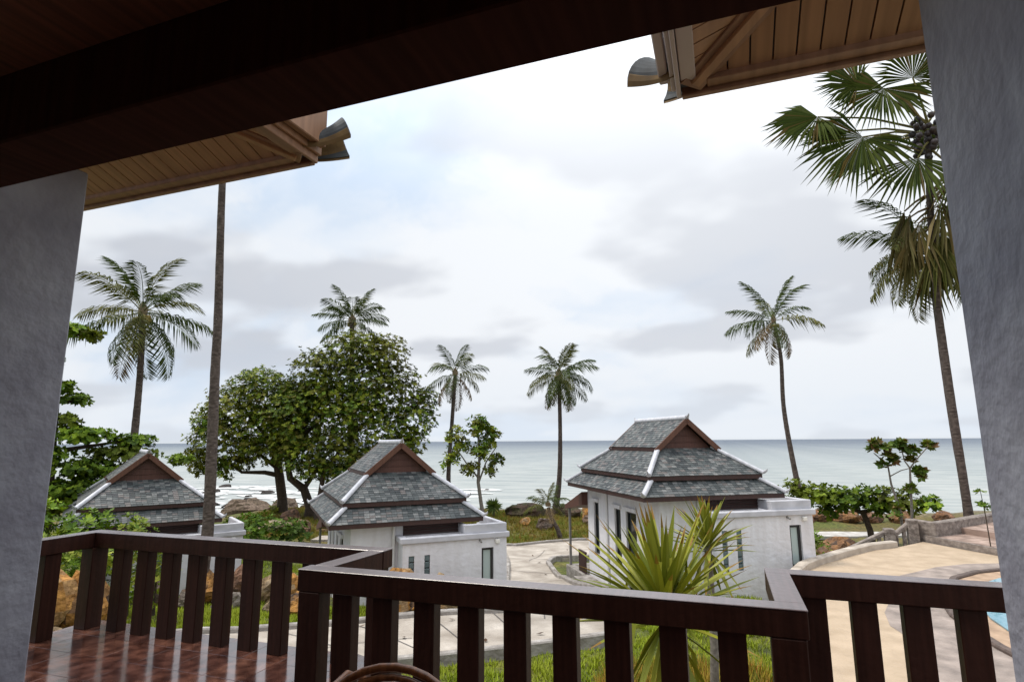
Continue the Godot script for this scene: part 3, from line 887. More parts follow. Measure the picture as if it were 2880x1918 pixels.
func window(o: Node3D, at: Vector3, u: Vector3, nrm: Vector3, w: float, h: float, bars: int, glass: Material, fr := 0.055) -> void:
	# at: lower left corner of the opening on the outer face
	var bs := Basis(u, Vector3.UP, nrm)
	var b := MB.new()
	var put := func(x0: float, y0: float, x1: float, y1: float, dz: float) -> void:
		b.cbox(Transform3D(bs, at + u * (x0 + x1) * 0.5 + Vector3.UP * (y0 + y1) * 0.5 - nrm * dz), Vector3(x1 - x0, y1 - y0, 0.06), 0.004)
	put.call(0.0, 0.0, fr, h, 0.09); put.call(w - fr, 0.0, w, h, 0.09)
	put.call(fr, 0.0, w - fr, fr, 0.09); put.call(fr, h - fr, w - fr, h, 0.09)
	for k in bars: put.call(fr, h * (k + 1) / (bars + 1) - 0.015, w - fr, h * (k + 1) / (bars + 1) + 0.015, 0.05)
	var f := part("window", b.mesh(), M.frame, o)
	var g := MB.new()
	g.box(Transform3D(bs, at + u * w * 0.5 + Vector3.UP * h * 0.5 - nrm * 0.105), Vector3(w - fr, h - fr, 0.012))
	part("pane", g.mesh(), glass, f)

func make_house(label: String, at: Vector3, yaw: float) -> void:
	var o := thing("bungalow", label, "bungalow", at, yaw, "white bungalows with tiered shingle roofs")
	var X := Vector3.RIGHT
	var Z := Vector3.BACK
	var wx := 1.69
	var wz := 2.95
	# walls: the side with three tall windows looks over the drive
	var b := MB.new()
	var holes := [Rect2(0.62, 0.85, 0.50, 1.88), Rect2(2.58, 0.75, 0.52, 1.95), Rect2(3.52, 0.12, 0.80, 2.58)]
	b.wall(Vector3(-wx, -1.2, -wz), Z, wz * 2, 4.75, -X, 0.16, [Rect2(0.62, 2.05, 0.50, 1.88), Rect2(2.58, 1.95, 0.52, 1.95), Rect2(3.52, 1.32, 0.80, 2.58)])
	part("wall", b.mesh(), M.plaster, o)
	b = MB.new()
	b.wall(Vector3(-wx, -1.2, wz), X, wx * 2, 4.75, Z, 0.16, [])
	part("wall", b.mesh(), M.plaster, o)
	b = MB.new()
	b.wall(Vector3(wx, -1.2, wz), -Z, wz * 2, 4.75, X, 0.16, [])
	part("wall", b.mesh(), M.plaster, o)
	b = MB.new()
	b.wall(Vector3(wx, -1.2, -wz), -X, wx * 2, 4.75, -Z, 0.16, [Rect2(0.8, 1.25, 1.8, 2.1)])
	part("wall", b.mesh(), M.plaster, o)
	window(o, Vector3(wx - 0.8, 0.05, -wz), -X, -Z, 1.8, 2.1, 0, M.glass, 0.07)
	for r in holes:
		window(o, Vector3(-wx, r.position.y, -wz + r.position.x), Z, -X, r.size.x, r.size.y, 0, M.glass)
		b = MB.new()
		b.cbox(Transform3D(Basis(), Vector3(-wx - 0.045, r.end.y + 0.09, -wz + r.position.x + r.size.x * 0.5)), Vector3(0.09, 0.13, r.size.x + 0.16), 0.01)
		part("lintel", b.mesh(), M.plaster, o)
	# plinth along the window side
	b = MB.new()
	b.cbox(Transform3D(Basis(), Vector3(-wx - 0.35, -0.5, 0.3)), Vector3(0.66, 0.9, 6.4), 0.02)
	part("plinth", b.mesh(), M.kerb, o)
	# flat-roofed annex with glass blocks and a narrow window
	var ax0 := -0.27
	var ax1 := 3.05
	var az := 3.65
	var ah := 2.80
	b = MB.new()
	b.wall(Vector3(ax0, -1.2, az), X, ax1 - ax0, ah + 1.2, Z, 0.14, [Rect2(2.48, 2.48, 0.40, 1.22), Rect2(0.66, 2.50, 0.17, 1.13), Rect2(0.18, 2.50, 0.17, 1.13)])
	b.wall(Vector3(ax0, -1.2, 1.2), Z, az - 1.2, ah + 1.2, -X, 0.14, [])
	b.wall(Vector3(ax1, -1.2, az), -Z, az - 1.2, ah + 1.2, X, 0.14, [])
	b.wall(Vector3(ax1, -1.2, 1.2), -X, ax1 - wx, ah + 1.2, -Z, 0.14, [])
	b.abox(Vector3(ax0 + 0.1, ah - 0.12, 1.2), Vector3(ax1 - 0.1, ah - 0.02, az - 0.1))
	part("annex", b.mesh(), M.plaster, o)
	window(o, Vector3(ax0 + 2.48, 1.28, az), X, Z, 0.40, 1.22, 0, M.frosted, 0.075)
	var blk := MB.new()
	blk.cbox(Transform3D(), Vector3(0.15, 0.165, 0.08), 0.012)
	var bm := blk.mesh()
	for c in [0.745, 0.265]:
		for k in 6:
			part("glass_block", bm, M.block, o, Transform3D(Basis(), Vector3(ax0 + c, 1.39 + k * 0.19, az - 0.055)))
	b = MB.new()
	b.cbox(Transform3D(Basis(), Vector3((ax0 + ax1) * 0.5, ah + 0.07, az - 0.05)), Vector3(ax1 - ax0 + 0.16, 0.17, 0.26), 0.02)
	b.cbox(Transform3D(Basis(), Vector3(ax0 + 0.03, ah + 0.071, 2.42)), Vector3(0.22, 0.168, 2.2), 0.02)
	b.cbox(Transform3D(Basis(), Vector3(ax1 - 0.05, ah + 0.069, 2.42)), Vector3(0.26, 0.166, 2.2), 0.02)
	part("cornice", b.mesh(), M.trim, o)
	b = MB.new()
	b.cbox(Transform3D(Basis(), Vector3(2.36, ah + 0.28, az - 0.10)), Vector3(1.42, 0.28, 0.16), 0.02)
	b.cbox(Transform3D(Basis(), Vector3(3.0, ah + 0.279, 2.5)), Vector3(0.14, 0.276, 2.1), 0.02)
	b.cbox(Transform3D(Basis(), Vector3(1.72, ah + 0.278, 3.2)), Vector3(0.14, 0.274, 0.6), 0.02)
	part("parapet", b.mesh(), M.trim, o)
	b = MB.new()
	b.cbox(Transform3D(Basis(), Vector3(2.72, ah - 0.12, az + 0.05)), Vector3(0.14, 0.12, 0.1), 0.015)
	part("wall_light", b.mesh(), M.lamp, o)
	b = MB.new()
	b.tube([Vector3(2.15, ah - 0.06, az), Vector3(2.15, ah - 0.10, az + 0.14)], [0.03, 0.03], 8)
	part("spout", b.mesh(), M.metal, o)
	for p in [[-wx - 0.05, -0.95], [ax0 - 0.14, wz + 0.06]]:
		b = MB.new()
		b.tube([Vector3(p[0], 3.3, p[1]), Vector3(p[0], -0.8, p[1])], [0.045, 0.045], 10)
		part("downpipe", b.mesh(), M.pipe, o)
	# roof: a list of tiers [eave half x, eave half z, eave y, top half x, top half z, top y]
	var rest := MB.new()
	var roof := MB.new()
	var tiers := [[2.37, 3.36, 3.40, 1.76, 2.75, 3.86], [1.95, 2.93, 3.96, 0.97, 1.72, 4.76]]
	for t in tiers:
		var e := [Vector3(-t[0], t[2], t[1]), Vector3(t[0], t[2], t[1]), Vector3(t[0], t[2], -t[1]), Vector3(-t[0], t[2], -t[1])]
		var q := [Vector3(-t[3], t[5], t[4]), Vector3(t[3], t[5], t[4]), Vector3(t[3], t[5], -t[4]), Vector3(-t[3], t[5], -t[4])]
		for k in 4: roof.quad(e[k], e[(k + 1) % 4], q[(k + 1) % 4], q[k])
		roof.quad(q[0], q[1], q[2], q[3])
		roof.quad(e[3] + Vector3(0, -0.05, 0), e[2] + Vector3(0, -0.05, 0), e[1] + Vector3(0, -0.05, 0), e[0] + Vector3(0, -0.05, 0))
	var gx := 1.11
	var gy := 4.80
	var ry := 5.74
	var gf := 1.92
	var gb := 1.82
	roof.quad(Vector3(-gx, gy, -gb), Vector3(-gx, gy, gf), Vector3(0, ry, gf), Vector3(0, ry, -gb))
	roof.quad(Vector3(gx, gy, gf), Vector3(gx, gy, -gb), Vector3(0, ry, -gb), Vector3(0, ry, gf))
	roof.quad(Vector3(-gx, gy - 0.07, gf), Vector3(-gx, gy - 0.07, -gb), Vector3(0, ry - 0.07, -gb), Vector3(0, ry - 0.07, gf))
	roof.quad(Vector3(gx, gy - 0.07, -gb), Vector3(gx, gy - 0.07, gf), Vector3(0, ry - 0.07, gf), Vector3(0, ry - 0.07, -gb))
	var rp := part("roof", roof.mesh(), M.soffit_dark, o)
	var quota := 296
	for side in [[0, 0], [1, 0], [1, 3], [2, 0], [0, 3], [0, 1], [1, 1], [0, 2], [1, 2], [2, 1]]:
		if side[0] == 2:
			var s := -1.0 if side[1] == 0 else 1.0
			var a := Vector3(s * gx, gy, -gb) if s < 0 else Vector3(s * gx, gy, gf)
			var c := Vector3(s * gx, gy, gf) if s < 0 else Vector3(s * gx, gy, -gb)
			quota = lay_shingles(rp, rest, quota, a, c, Vector3(0, ry, a.z), Vector3(0, ry, c.z))
			continue
		var t: Array = tiers[side[0]]
		var sg := [[-1, 1], [1, 1], [1, -1], [-1, -1]]
		var a2: Array = sg[side[1]]
		var c2: Array = sg[(side[1] + 1) % 4]
		quota = lay_shingles(rp, rest, quota, Vector3(t[0] * a2[0], t[2], t[1] * a2[1]), Vector3(t[0] * c2[0], t[2], t[1] * c2[1]), Vector3(t[3] * a2[0], t[5], t[4] * a2[1]), Vector3(t[3] * c2[0], t[5], t[4] * c2[1]))
	stuff("shingles", rest.mesh(), M.shingles, rp)
	for t in tiers:
		var ft := 0.15
		for sgn in [-1, 1]:
			b = MB.new()
			b.cbox(Transform3D(Basis(), Vector3(0, t[2] - 0.055, sgn * (t[1] - 0.02))), Vector3(t[0] * 2 - 0.0, ft, 0.035), 0.005)
			part("fascia", b.mesh(), M.wood_dark, o)
			b = MB.new()
			b.cbox(Transform3D(Basis(), Vector3(sgn * (t[0] - 0.02), t[2] - 0.055, 0)), Vector3(0.034, ft - 0.004, t[1] * 2 - 0.08), 0.005)
			part("fascia", b.mesh(), M.wood_dark, o)
			for s2 in [-1, 1]:
				b = MB.new()
				var e := Vector3(sgn * (t[0] + 0.03), t[2] + 0.05, s2 * (t[1] + 0.03))
				var q := Vector3(sgn * t[3], t[5] + 0.06, s2 * t[4])
				b.tube([e, q], [0.088, 0.088], 12, true, 0.65)
				part("hip_cap", b.mesh(), M.cap, o)
				part("finial", horn(e + Vector3(0, 0.01, 0), Vector3(sgn, 0, s2).normalized(), 0.72).mesh(), M.trim, o)
		# dark underside between this tier and what is below
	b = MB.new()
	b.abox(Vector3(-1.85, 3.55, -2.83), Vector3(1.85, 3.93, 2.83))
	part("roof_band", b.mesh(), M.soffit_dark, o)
	b = MB.new()
	b.tube([Vector3(0, ry + 0.03, gf + 0.02), Vector3(0, ry + 0.03, -gb - 0.02)], [0.085, 0.085], 10)
	part("ridge_cap", b.mesh(), M.cap, o)
	part("finial", horn(Vector3(0, ry + 0.05, gf + 0.03), Z, 0.75).mesh(), M.trim, o)
	part("finial", horn(Vector3(0, ry + 0.05, -gb - 0.03), -Z, 0.75).mesh(), M.trim, o)
	# gables
	for z in [gf, -gb]:
		var s := signf(z)
		b = MB.new()
		var zi: float = z - s * 0.22
		var k := 0.90
		var p0 := Vector3(-gx * k, gy - 0.08, zi)
		var p1 := Vector3(gx * k, gy - 0.08, zi)
		var p2 := Vector3(0, ry - 0.12, zi)
		b.face([p0, p1, p2, p2], s > 0)
		var bk := Vector3(0, 0, -s * 0.05)
		b.face([p0 + bk, p1 + bk, p2 + bk, p2 + bk], s < 0)
		part("gable_panel", b.mesh(), M.wood_gable, o)
		for y in 4:
			var yy := gy - 0.02 + y * 0.2
			var hw := gx * k * (ry - 0.12 - yy) / (ry - gy - 0.04)
			b = MB.new()
			b.cbox(Transform3D(Basis(), Vector3(0, yy, zi + s * 0.012)), Vector3(hw * 2 - 0.06, 0.03, 0.024), 0.004)
			part("gable_batten", b.mesh(), M.wood_gable, o)
		for sx in [-1, 1]:
			b = MB.new()
			var lo := Vector3(sx * (gx + 0.02), gy - 0.06, z)
			var hi := Vector3(0, ry - 0.04, z)
			var d := (hi - lo).normalized()
			var bs := Basis(d, Vector3(0, 0, 1).cross(d), Vector3(0, 0, 1))
			b.cbox(Transform3D(bs, (lo + hi) * 0.5 + Vector3(0, -0.03, 0)), Vector3((hi - lo).length() + 0.06, 0.17, 0.05), 0.006)
			part("barge_board", b.mesh(), M.barge, o)
	for sx in [-1, 1]:
		b = MB.new()
		b.cbox(Transform3D(Basis(), Vector3(sx * (gx - 0.01), gy - 0.06, (gf - gb) * 0.5)), Vector3(0.04, 0.12, gf + gb - 0.06), 0.005)
		part("fascia", b.mesh(), M.wood_dark, o)
	# porch on the seaward side
	b = MB.new()
	var pr := Vector3(0, 2.95, -wz - 0.02)
	for q in [0, 1]:
		pass
	var pa := [Vector3(-wx - 0.25, 3.05, -wz), Vector3(wx + 0.25, 3.05, -wz), Vector3(wx + 0.25, 2.35, -wz - 2.1), Vector3(-wx - 0.25, 2.35, -wz - 2.1)]
	b.quad(pa[0], pa[1], pa[2], pa[3])
	b.quad(pa[3] - Vector3(0, 0.16, 0), pa[2] - Vector3(0, 0.16, 0), pa[1] - Vector3(0, 0.5, 0), pa[0] - Vector3(0, 0.5, 0))
	b.quad(pa[0] - Vector3(0, 0.5, 0), pa[0], pa[3], pa[3] - Vector3(0, 0.16, 0))
	b.quad(pa[2] - Vector3(0, 0.16, 0), pa[2], pa[1], pa[1] - Vector3(0, 0.5, 0))
	b.quad(pa[3] - Vector3(0, 0.16, 0), pa[3], pa[2], pa[2] - Vector3(0, 0.16, 0))
	b.quad(pa[1] - Vector3(0, 0.5, 0.0), pa[1], pa[0], pa[0] - Vector3(0, 0.5, 0.0))
	part("porch_roof", b.mesh(), M.wood_gable, o)
	b = MB.new()
	b.cbox(Transform3D(Basis(), Vector3(0.78, 3.13, wz + 0.01)), Vector3(1.8, 0.40, 0.05), 0.004)  # dark band on the front wall between eave and annex roof
	part("dark_band", b.mesh(), M.soffit_dark, o)
	for k in 4:
		b = MB.new()
		b.cbox(Transform3D(Basis(Vector3.RIGHT, 0.5), Vector3(0.78, 3.0 + k * 0.09, wz + 0.045)), Vector3(1.78, 0.07, 0.012), 0.002)  # thin dark slats across the band
		part("dark_slat", b.mesh(), M.wood_dark, o)
	for sx in [-1, 1]:
		b = MB.new()
		b.cbox(Transform3D(Basis(), Vector3(sx * (wx + 0.1), 0.7, -wz - 1.9)), Vector3(0.09, 3.1, 0.09), 0.01)
		part("porch_post", b.mesh(), M.metal, o)
	b = MB.new()
	b.cbox(Transform3D(Basis(), Vector3(0, -0.5, -wz - 1.05)), Vector3(wx * 2 + 0.5, 0.9, 2.05), 0.02)
	part("porch_floor", b.mesh(), M.kerb, o)
	b = MB.new()
	b.cbox(Transform3D(Basis(), Vector3(-wx - 0.12, 0.72, -wz - 0.42)), Vector3(0.08, 0.09, 0.78), 0.01)
	for k in 6: b.cbox(Transform3D(Basis(), Vector3(-wx - 0.12, 0.32, -wz - 0.1 - k * 0.13)), Vector3(0.06, 0.72, 0.085), 0.005)
	part("porch_rail", b.mesh(), M.wood_dark, o)

# ------------------------------------------------------------------ plants
func frond_mesh(sd: int, droop: float, hue: int) -> ArrayMesh:
	# a feather frond of length 1 along +x, bending down by droop, with separate drooping leaflets
	var r := RandomNumberGenerator.new()
	r.seed = sd
	var b := MB.new()
	var pts := []
	var rr := []
	var at := Vector3.ZERO
	var ang := 0.0
	var tang := []
	for i in 15:
		pts.append(at); rr.append(lerpf(0.0085, 0.0018, i / 14.0))
		var d := Vector3(cos(ang), sin(ang), 0)
		tang.append(d)
		at += d / 14.0
		ang -= droop * (0.02 + 0.11 * i / 14.0)
	var tones := [[Color(0.030, 0.052, 0.010), Color(0.075, 0.10, 0.018)], [Color(0.065, 0.08, 0.014), Color(0.145, 0.135, 0.03)], [Color(0.12, 0.08, 0.035), Color(0.20, 0.135, 0.065)]]
	b.col = tones[hue][1] * 1.15
	b.tube(pts, rr, 5)
	var n := 46
	for i in n:
		var t := 0.16 + 0.83 * i / (n - 1.0)
		var f := t * 14.0
		var k := mini(int(f), 13)
		var p: Vector3 = pts[k].lerp(pts[k + 1], f - k)
		var d: Vector3 = tang[k]
		var up := Vector3(-d.y, d.x, 0)
		for s in [-1.0, 1.0]:
			if r.randf() < 0.10: continue
			var ln: float = 0.29 * pow(sin(PI * clampf(t * 0.86 + 0.12, 0, 1)), 0.6) * r.randf_range(0.8, 1.12)
			var fw := lerpf(0.45, 1.1, t) + r.randf_range(-0.12, 0.12)
			var dir: Vector3 = (d * fw + Vector3(0, 0, s) * 0.95 + up * r.randf_range(-0.15, 0.3)).normalized()
			var mid: Vector3 = p + dir * ln * 0.5
			var hang := Vector3(0, -1, 0) * ln * r.randf_range(0.3, 0.8)
			var tip: Vector3 = p + dir * ln * 0.92 + hang
			var wv: Vector3 = d * 0.0115
			b.col = (tones[hue][0] as Color).lerp(tones[hue][1], r.randf())
			b.tri(p, mid - wv, mid + wv)
			b.tri(mid + wv, mid - wv, tip)
	return b.mesh()

var fronds := []
var leaf_width := 0.24

func palm(called: String, label: String, category: String, path: Array, radii: Array, crown: Vector3, length: float, count: int, wind: Vector3, sd: int, dry: float, low: float, nuts := 0, group := "") -> Node3D:
	var base: Vector3 = path[0]
	var o := thing(called, label, category, base, 0.0, group)
	var r := RandomNumberGenerator.new()
	r.seed = sd
	# trunk with leaf-scar rings
	var b := MB.new()
	var pts := []
	var rad := []
	var total := path.size() - 1
	var steps := 46
	for i in steps + 1:
		var f := float(i) / steps * total
		var k := mini(int(f), total - 1)
		var t := f - k
		var pm: Vector3 = path[maxi(k - 1, 0)]
		var pp: Vector3 = path[mini(k + 2, total)]
		var p: Vector3 = path[k].cubic_interpolate(path[k + 1], pm, pp, t)
		pts.append(p - base); rad.append(lerpf(radii[k], radii[k + 1], t) * (1.0 + 0.035 * (i % 2) + r.randf_range(-0.02, 0.02)))
	b.tube(pts, rad, 12)
	part("trunk", b.mesh(), M.trunk, o)
	# crown shaft
	b = MB.new()
	b.col = Color(0.17, 0.12, 0.06)
	var c := crown - base
	b.tube([c + Vector3(0, -0.06, 0) * length, c + Vector3(0, 0.05, 0) * length, c + Vector3(0, 0.16, 0) * length], [radii[-1] * 1.5, radii[-1] * 1.7, 0.03], 9)
	part("crown_shaft", b.mesh(), M.fruit, o)
	for k in count:
		var q := float(k) / count
		var az := k * 2.39996 + r.randf_range(-0.25, 0.25)
		var el := lerpf(1.35, low, pow(q, 0.85)) + r.randf_range(-0.14, 0.14)
		var dir := Vector3(cos(az) * cos(el), sin(el), sin(az) * cos(el)) + wind * (0.35 + 0.65 * cos(el))
		dir = dir.normalized()
		var flat := Vector3(dir.x, 0, dir.z)
		if flat.length() < 0.05: flat = Vector3(1, 0, 0)
		var sidev := dir.cross(Vector3.UP)
		if sidev.length() < 0.05: sidev = Vector3(0, 0, 1)
		sidev = sidev.normalized()
		var bs := Basis(dir, sidev.cross(dir), sidev)
		bs = bs * Basis(Vector3.RIGHT, r.randf_range(-0.5, 0.5))
		var hue := 0 if r.randf() > 0.35 else 1
		if q > 0.8 and r.randf() < dry: hue = 2
		var var_k: int = hue * 4 + ((r.randi() % 4) if q < 0.5 else [0, 3, 0, 1][r.randi() % 4])
		var L := length * r.randf_range(0.85, 1.08) * (1.0 if q < 0.2 else 1.0)
		part("frond", fronds[var_k], M.frond, o, Transform3D(bs * Basis.from_scale(Vector3.ONE * L), c + dir * 0.02 * length))
	for k in nuts:
		b = MB.new()
		b.col = Color(0.30, 0.22, 0.05).lerp(Color(0.16, 0.18, 0.04), r.randf() * 0.6)
		var a := r.randf() * TAU
		b.ball(c + Vector3(cos(a) * 0.33, -0.22 - r.randf() * 0.32, sin(a) * 0.33), Vector3(0.14, 0.17, 0.14), 10)
		part("coconut", b.mesh(), M.fruit, o)
	return o

func fan_leaf(o: Node3D, root: Vector3, hub: Vector3, main: Vector3, nrm: Vector3, rad: float, spread: float, sd: int, dead: float) -> void:
	var r := RandomNumberGenerator.new()
	r.seed = sd
	var b := MB.new()
	main = main.normalized()
	var side := nrm.cross(main).normalized()
	nrm = main.cross(side).normalized()
	var g := Color(0.055, 0.085, 0.018).lerp(Color(0.13, 0.085, 0.035), dead)
	b.col = Color(0.19, 0.165, 0.055).lerp(Color(0.17, 0.10, 0.05), dead)
	b.tube([root, root.lerp(hub, 0.5) + Vector3(0, 0.06, 0) * root.distance_to(hub), hub], [0.06, 0.045, 0.035], 6)
	var n := int(64 * spread / 2.6)
	for k in n:
		var a := lerpf(-spread, spread, (k + 0.5) / n)
		var d := (main * cos(a) + side * sin(a)).normalized()
		var l := rad * (0.78 + 0.22 * cos(a * 0.6)) * r.randf_range(0.9, 1.06)
		var da := spread / n
		var w := l * 0.6 * da * 1.08
		var tang := (side * cos(a) - main * sin(a)).normalized()
		var fold := nrm * (0.05 * rad * (1 if k % 2 else -1) * 0.5)
		var cup := nrm * l * 0.16 * r.randf_range(0.4, 1.2)
		var mid := hub + d * l * 0.6 + cup * 0.35
		var sag := Vector3(0, -1, 0) * l * r.randf_range(0.02, 0.22)
		var tip := hub + d * l + cup * 0.2 + sag
		var c := g.lerp(Color(0.15, 0.175, 0.045), r.randf() * (0.75 - 0.5 * dead))
		if r.randf() < 0.10: c = Color(0.18, 0.13, 0.05)
		b.col = c
		b.tri(hub, mid - tang * w + fold, mid - fold)
		b.tri(hub, mid - fold, mid + tang * w + fold)
		b.tri(mid - tang * w + fold, tip, mid - fold)
		b.tri(mid - fold, tip, mid + tang * w + fold)
	part("fan_leaf", b.mesh(), M.frond, o)

func fan_palm() -> void:
	var base := Vector3(9.35, -2.6, -29.56)
	var o := thing("fan_palm", "tall fan palm with dark fruit and a hanging skirt of leaves, beside the brushed column", "palm tree", base)
	var b := MB.new()
	var pts := []
	var rad := []
	var line := [Vector3(9.35, -2.6, -29.56), Vector3(9.33, -1.0, -29.56), Vector3(9.28, 3.0, -29.58), Vector3(9.25, 7.2, -29.59), Vector3(9.42, 11.5, -29.5), Vector3(9.72, 15.4, -29.45)]
	var lr := [0.22, 0.165, 0.15, 0.14, 0.14, 0.15]
	for i in 51:
		var f := i / 50.0 * 5.0
		var k := mini(int(f), 4)
		pts.append(line[k].lerp(line[k + 1], f - k) - base)
		rad.append(lerpf(lr[k], lr[k + 1], f - k) * (1.0 + 0.03 * (i % 2)))
	b.tube(pts, rad, 12)
	part("trunk", b.mesh(), M.trunk, o)
	var top := Vector3(9.75, 15.3, -29.45) - base
	# leaves seen clearly, placed in the tree's own space: [root, hub, main direction, face, radius, spread]
	var cam_r := Vector3(0.94, 0, 0.34)      # roughly across the view
	var face := Vector3(-0.3, -0.25, 0.92)
	var L := [
		[Vector3(0, 0.2, 0), Vector3(-4.35, 1.9, -0.2), Vector3(-0.9, -0.42, 0.1), Vector3(-0.2, 0.5, 0.85), 2.6, 1.6],
		[Vector3(0, 0.0, 0.1), Vector3(-2.75, 0.1, 0.6), Vector3(-0.72, -0.68, 0.1), Vector3(-0.25, 0.1, 0.95), 3.0, 2.0],
		[Vector3(0, 0.1, -0.1), Vector3(-3.1, 1.1, -0.6), Vector3(-0.95, -0.1, 0.1), Vector3(-0.1, 0.6, 0.8), 2.2, 1.2],
		[Vector3(0, -0.3, 0.2), Vector3(-0.75, -1.35, 0.7), Vector3(-0.35, -0.9, 0.25), Vector3(-0.3, 0.15, 0.94), 2.7, 1.25],
		[Vector3(0, 0.4, 0.1), Vector3(-1.6, 2.5, 0.3), Vector3(-0.6, -0.75, 0.25), Vector3(0.0, 0.3, 0.95), 2.5, 2.1],
		[Vector3(0, 0.5, 0.1), Vector3(-0.5, 2.6, 0.6), Vector3(0.25, 0.9, 0.2), Vector3(0.1, -0.3, 0.95), 2.2, 2.0],
		[Vector3(0, 0.5, -0.1), Vector3(1.4, 2.4, -0.3), Vector3(0.6, 0.7, -0.1), Vector3(0.2, -0.2, 0.95), 2.3, 2.2],
		[Vector3(0, 0.3, 0.1), Vector3(2.4, 1.0, 0.4), Vector3(0.95, 0.05, 0.1), Vector3(0.0, 0.5, 0.85), 2.4, 2.2],
		[Vector3(0, 0.0, 0.1), Vector3(2.2, -0.6, 0.6), Vector3(0.8, -0.6, 0.1), Vector3(0.2, 0.3, 0.9), 2.4, 2.1],
		[Vector3(0, 0.2, -0.3), Vector3(-0.3, 1.2, -2.3), Vector3(-0.1, 0.3, -0.95), Vector3(0.0, 0.9, 0.3), 2.4, 2.2],
		[Vector3(0, 0.2, -0.3), Vector3(1.6, 0.6, -1.9), Vector3(0.6, 0.0, -0.8), Vector3(0.0, 0.9, 0.3), 2.4, 2.2],
		[Vector3(0, 0.2, -0.3), Vector3(-1.9, 0.4, -1.8), Vector3(-0.7, -0.3, -0.7), Vector3(0.0, 0.9, 0.3), 2.4, 2.0],
		[Vector3(0, 0.6, 0.0), Vector3(-2.6, 3.0, 0.2), Vector3(-0.7, 0.3, 0.1), Vector3(0.1, 0.3, 0.95), 2.1, 1.7],
		[Vector3(0, -0.8, 0.1), Vector3(0.6, -2.2, 0.5), Vector3(0.35, -0.95, 0.1), Vector3(0.2, 0.2, 0.95), 2.2, 1.1]]
	for k in L.size():
		var e: Array = L[k]
		fan_leaf(o, top + e[0], top + e[1], e[2], e[3], e[4], e[5], 500 + k, 0.0 if k != 13 else 0.3)
	# the hanging skirt of older leaves
	var r := RandomNumberGenerator.new()
	r.seed = 77
	for k in 17:
		var a := k * 2.4 + 0.5
		var outw := Vector3(cos(a), 0, sin(a))
		var y := -3.1 - 2.0 * (k % 4) / 3.0 + r.randf_range(-0.3, 0.3)
		var root := Vector3(-0.25, y + 0.25, 0) + outw * 0.18
		var hub := Vector3(-0.35, y - 0.2, 0) + outw * r.randf_range(0.6, 1.15)
		fan_leaf(o, top + root, top + hub, Vector3(outw.x * 0.22, -1, outw.z * 0.22), outw, r.randf_range(2.1, 2.9), r.randf_range(0.35, 0.6), 600 + k, r.randf_range(0.25, 0.85))
	b = MB.new()
	for k in 34:
		b.col = Color(0.018, 0.014, 0.016).lerp(Color(0.05, 0.03, 0.03), r.randf())
		b.ball(top + Vector3(-0.15 + r.randf_range(-0.55, 0.4), 0.55 - k * 0.055 + r.randf_range(-0.2, 0.2), 0.45 + r.randf_range(-0.3, 0.3)), Vector3.ONE * r.randf_range(0.12, 0.17), 8)
	part("fruit_cluster", b.mesh(), M.fruit, o)

func leaf(b: MB, at: Vector3, d: Vector3, side: Vector3, l: float, w: float) -> void:
	var m := at + d * l * 0.55
	var up := d.cross(side) * w * 0.25
	b.tri(at, m - side * w, m + up * 0.0)
	b.tri(at, m, m + side * w)
	b.tri(m - side * w, at + d * l - up, m)
	b.tri(m, at + d * l - up, m + side * w)

func rosettes(blobs: Array, size: float, per: int, palette: Array, sd: int, up_bias := 0.5, hollow := 0.72, org := Vector3.ZERO, dense := 1.5) -> ArrayMesh:
	# leaf rosettes through ellipsoid lobes [centre, radii, count]
	var r := RandomNumberGenerator.new()
	r.seed = sd
	var b := MB.new()
	for bl in blobs:
		var vigour := r.randf_range(0.95, 1.65)      # each bough has its own green
		var autumn := maxf(0.0, r.randf_range(-0.5, 0.45))
		for i in int(bl[2] * dense):
			var d := Vector3(r.randfn(), r.randfn() + up_bias, r.randfn()).normalized()
			var q := pow(r.randf(), 0.5)
			var rr := lerpf(hollow, 1.0, q)
			if r.randf() < 0.16: rr = r.randf_range(0.3, hollow)
			var wob := 1.0 + 0.16 * gnoise.get_noise_3d(bl[0].x * 3.0 + d.x * 9.0, bl[0].y * 3.0 + d.y * 9.0, d.z * 9.0) * 3.0
			var p: Vector3 = bl[0] + d * bl[1] * rr * wob - org
			var ax := (d * 0.8 + Vector3.UP * 0.8 + Vector3(r.randfn(), r.randfn(), r.randfn()) * 0.3).normalized()
			var s0 := ax.cross(Vector3(0.3, 0.2, 0.9)).normalized()
			var s1 := ax.cross(s0)
			var tone: Color = palette[r.randi() % palette.size()]
			for k in per:
				var a := TAU * k / per + r.randf_range(-0.3, 0.3)
				var o := s0 * cos(a) + s1 * sin(a)
				var ld := (o + ax * r.randf_range(-0.15, 0.75)).normalized()
				var sd2 := ld.cross(ax).normalized()
				b.col = tone.lerp(palette[r.randi() % palette.size()], r.randf() * 0.6).lerp(Color(0.14, 0.115, 0.02), autumn) * vigour
				var l := size * r.randf_range(0.7, 1.15)
				leaf(b, p, ld, sd2, l, l * leaf_width)
	return b.mesh()

func limbs(b: MB, lines: Array, org: Vector3) -> void:
	for l in lines:
		var pts := []
		var rr := []
		for e in l:
			pts.append(Vector3(e[0], e[1], e[2]) - org); rr.append(e[3])
		b.tube(pts, rr, 9)

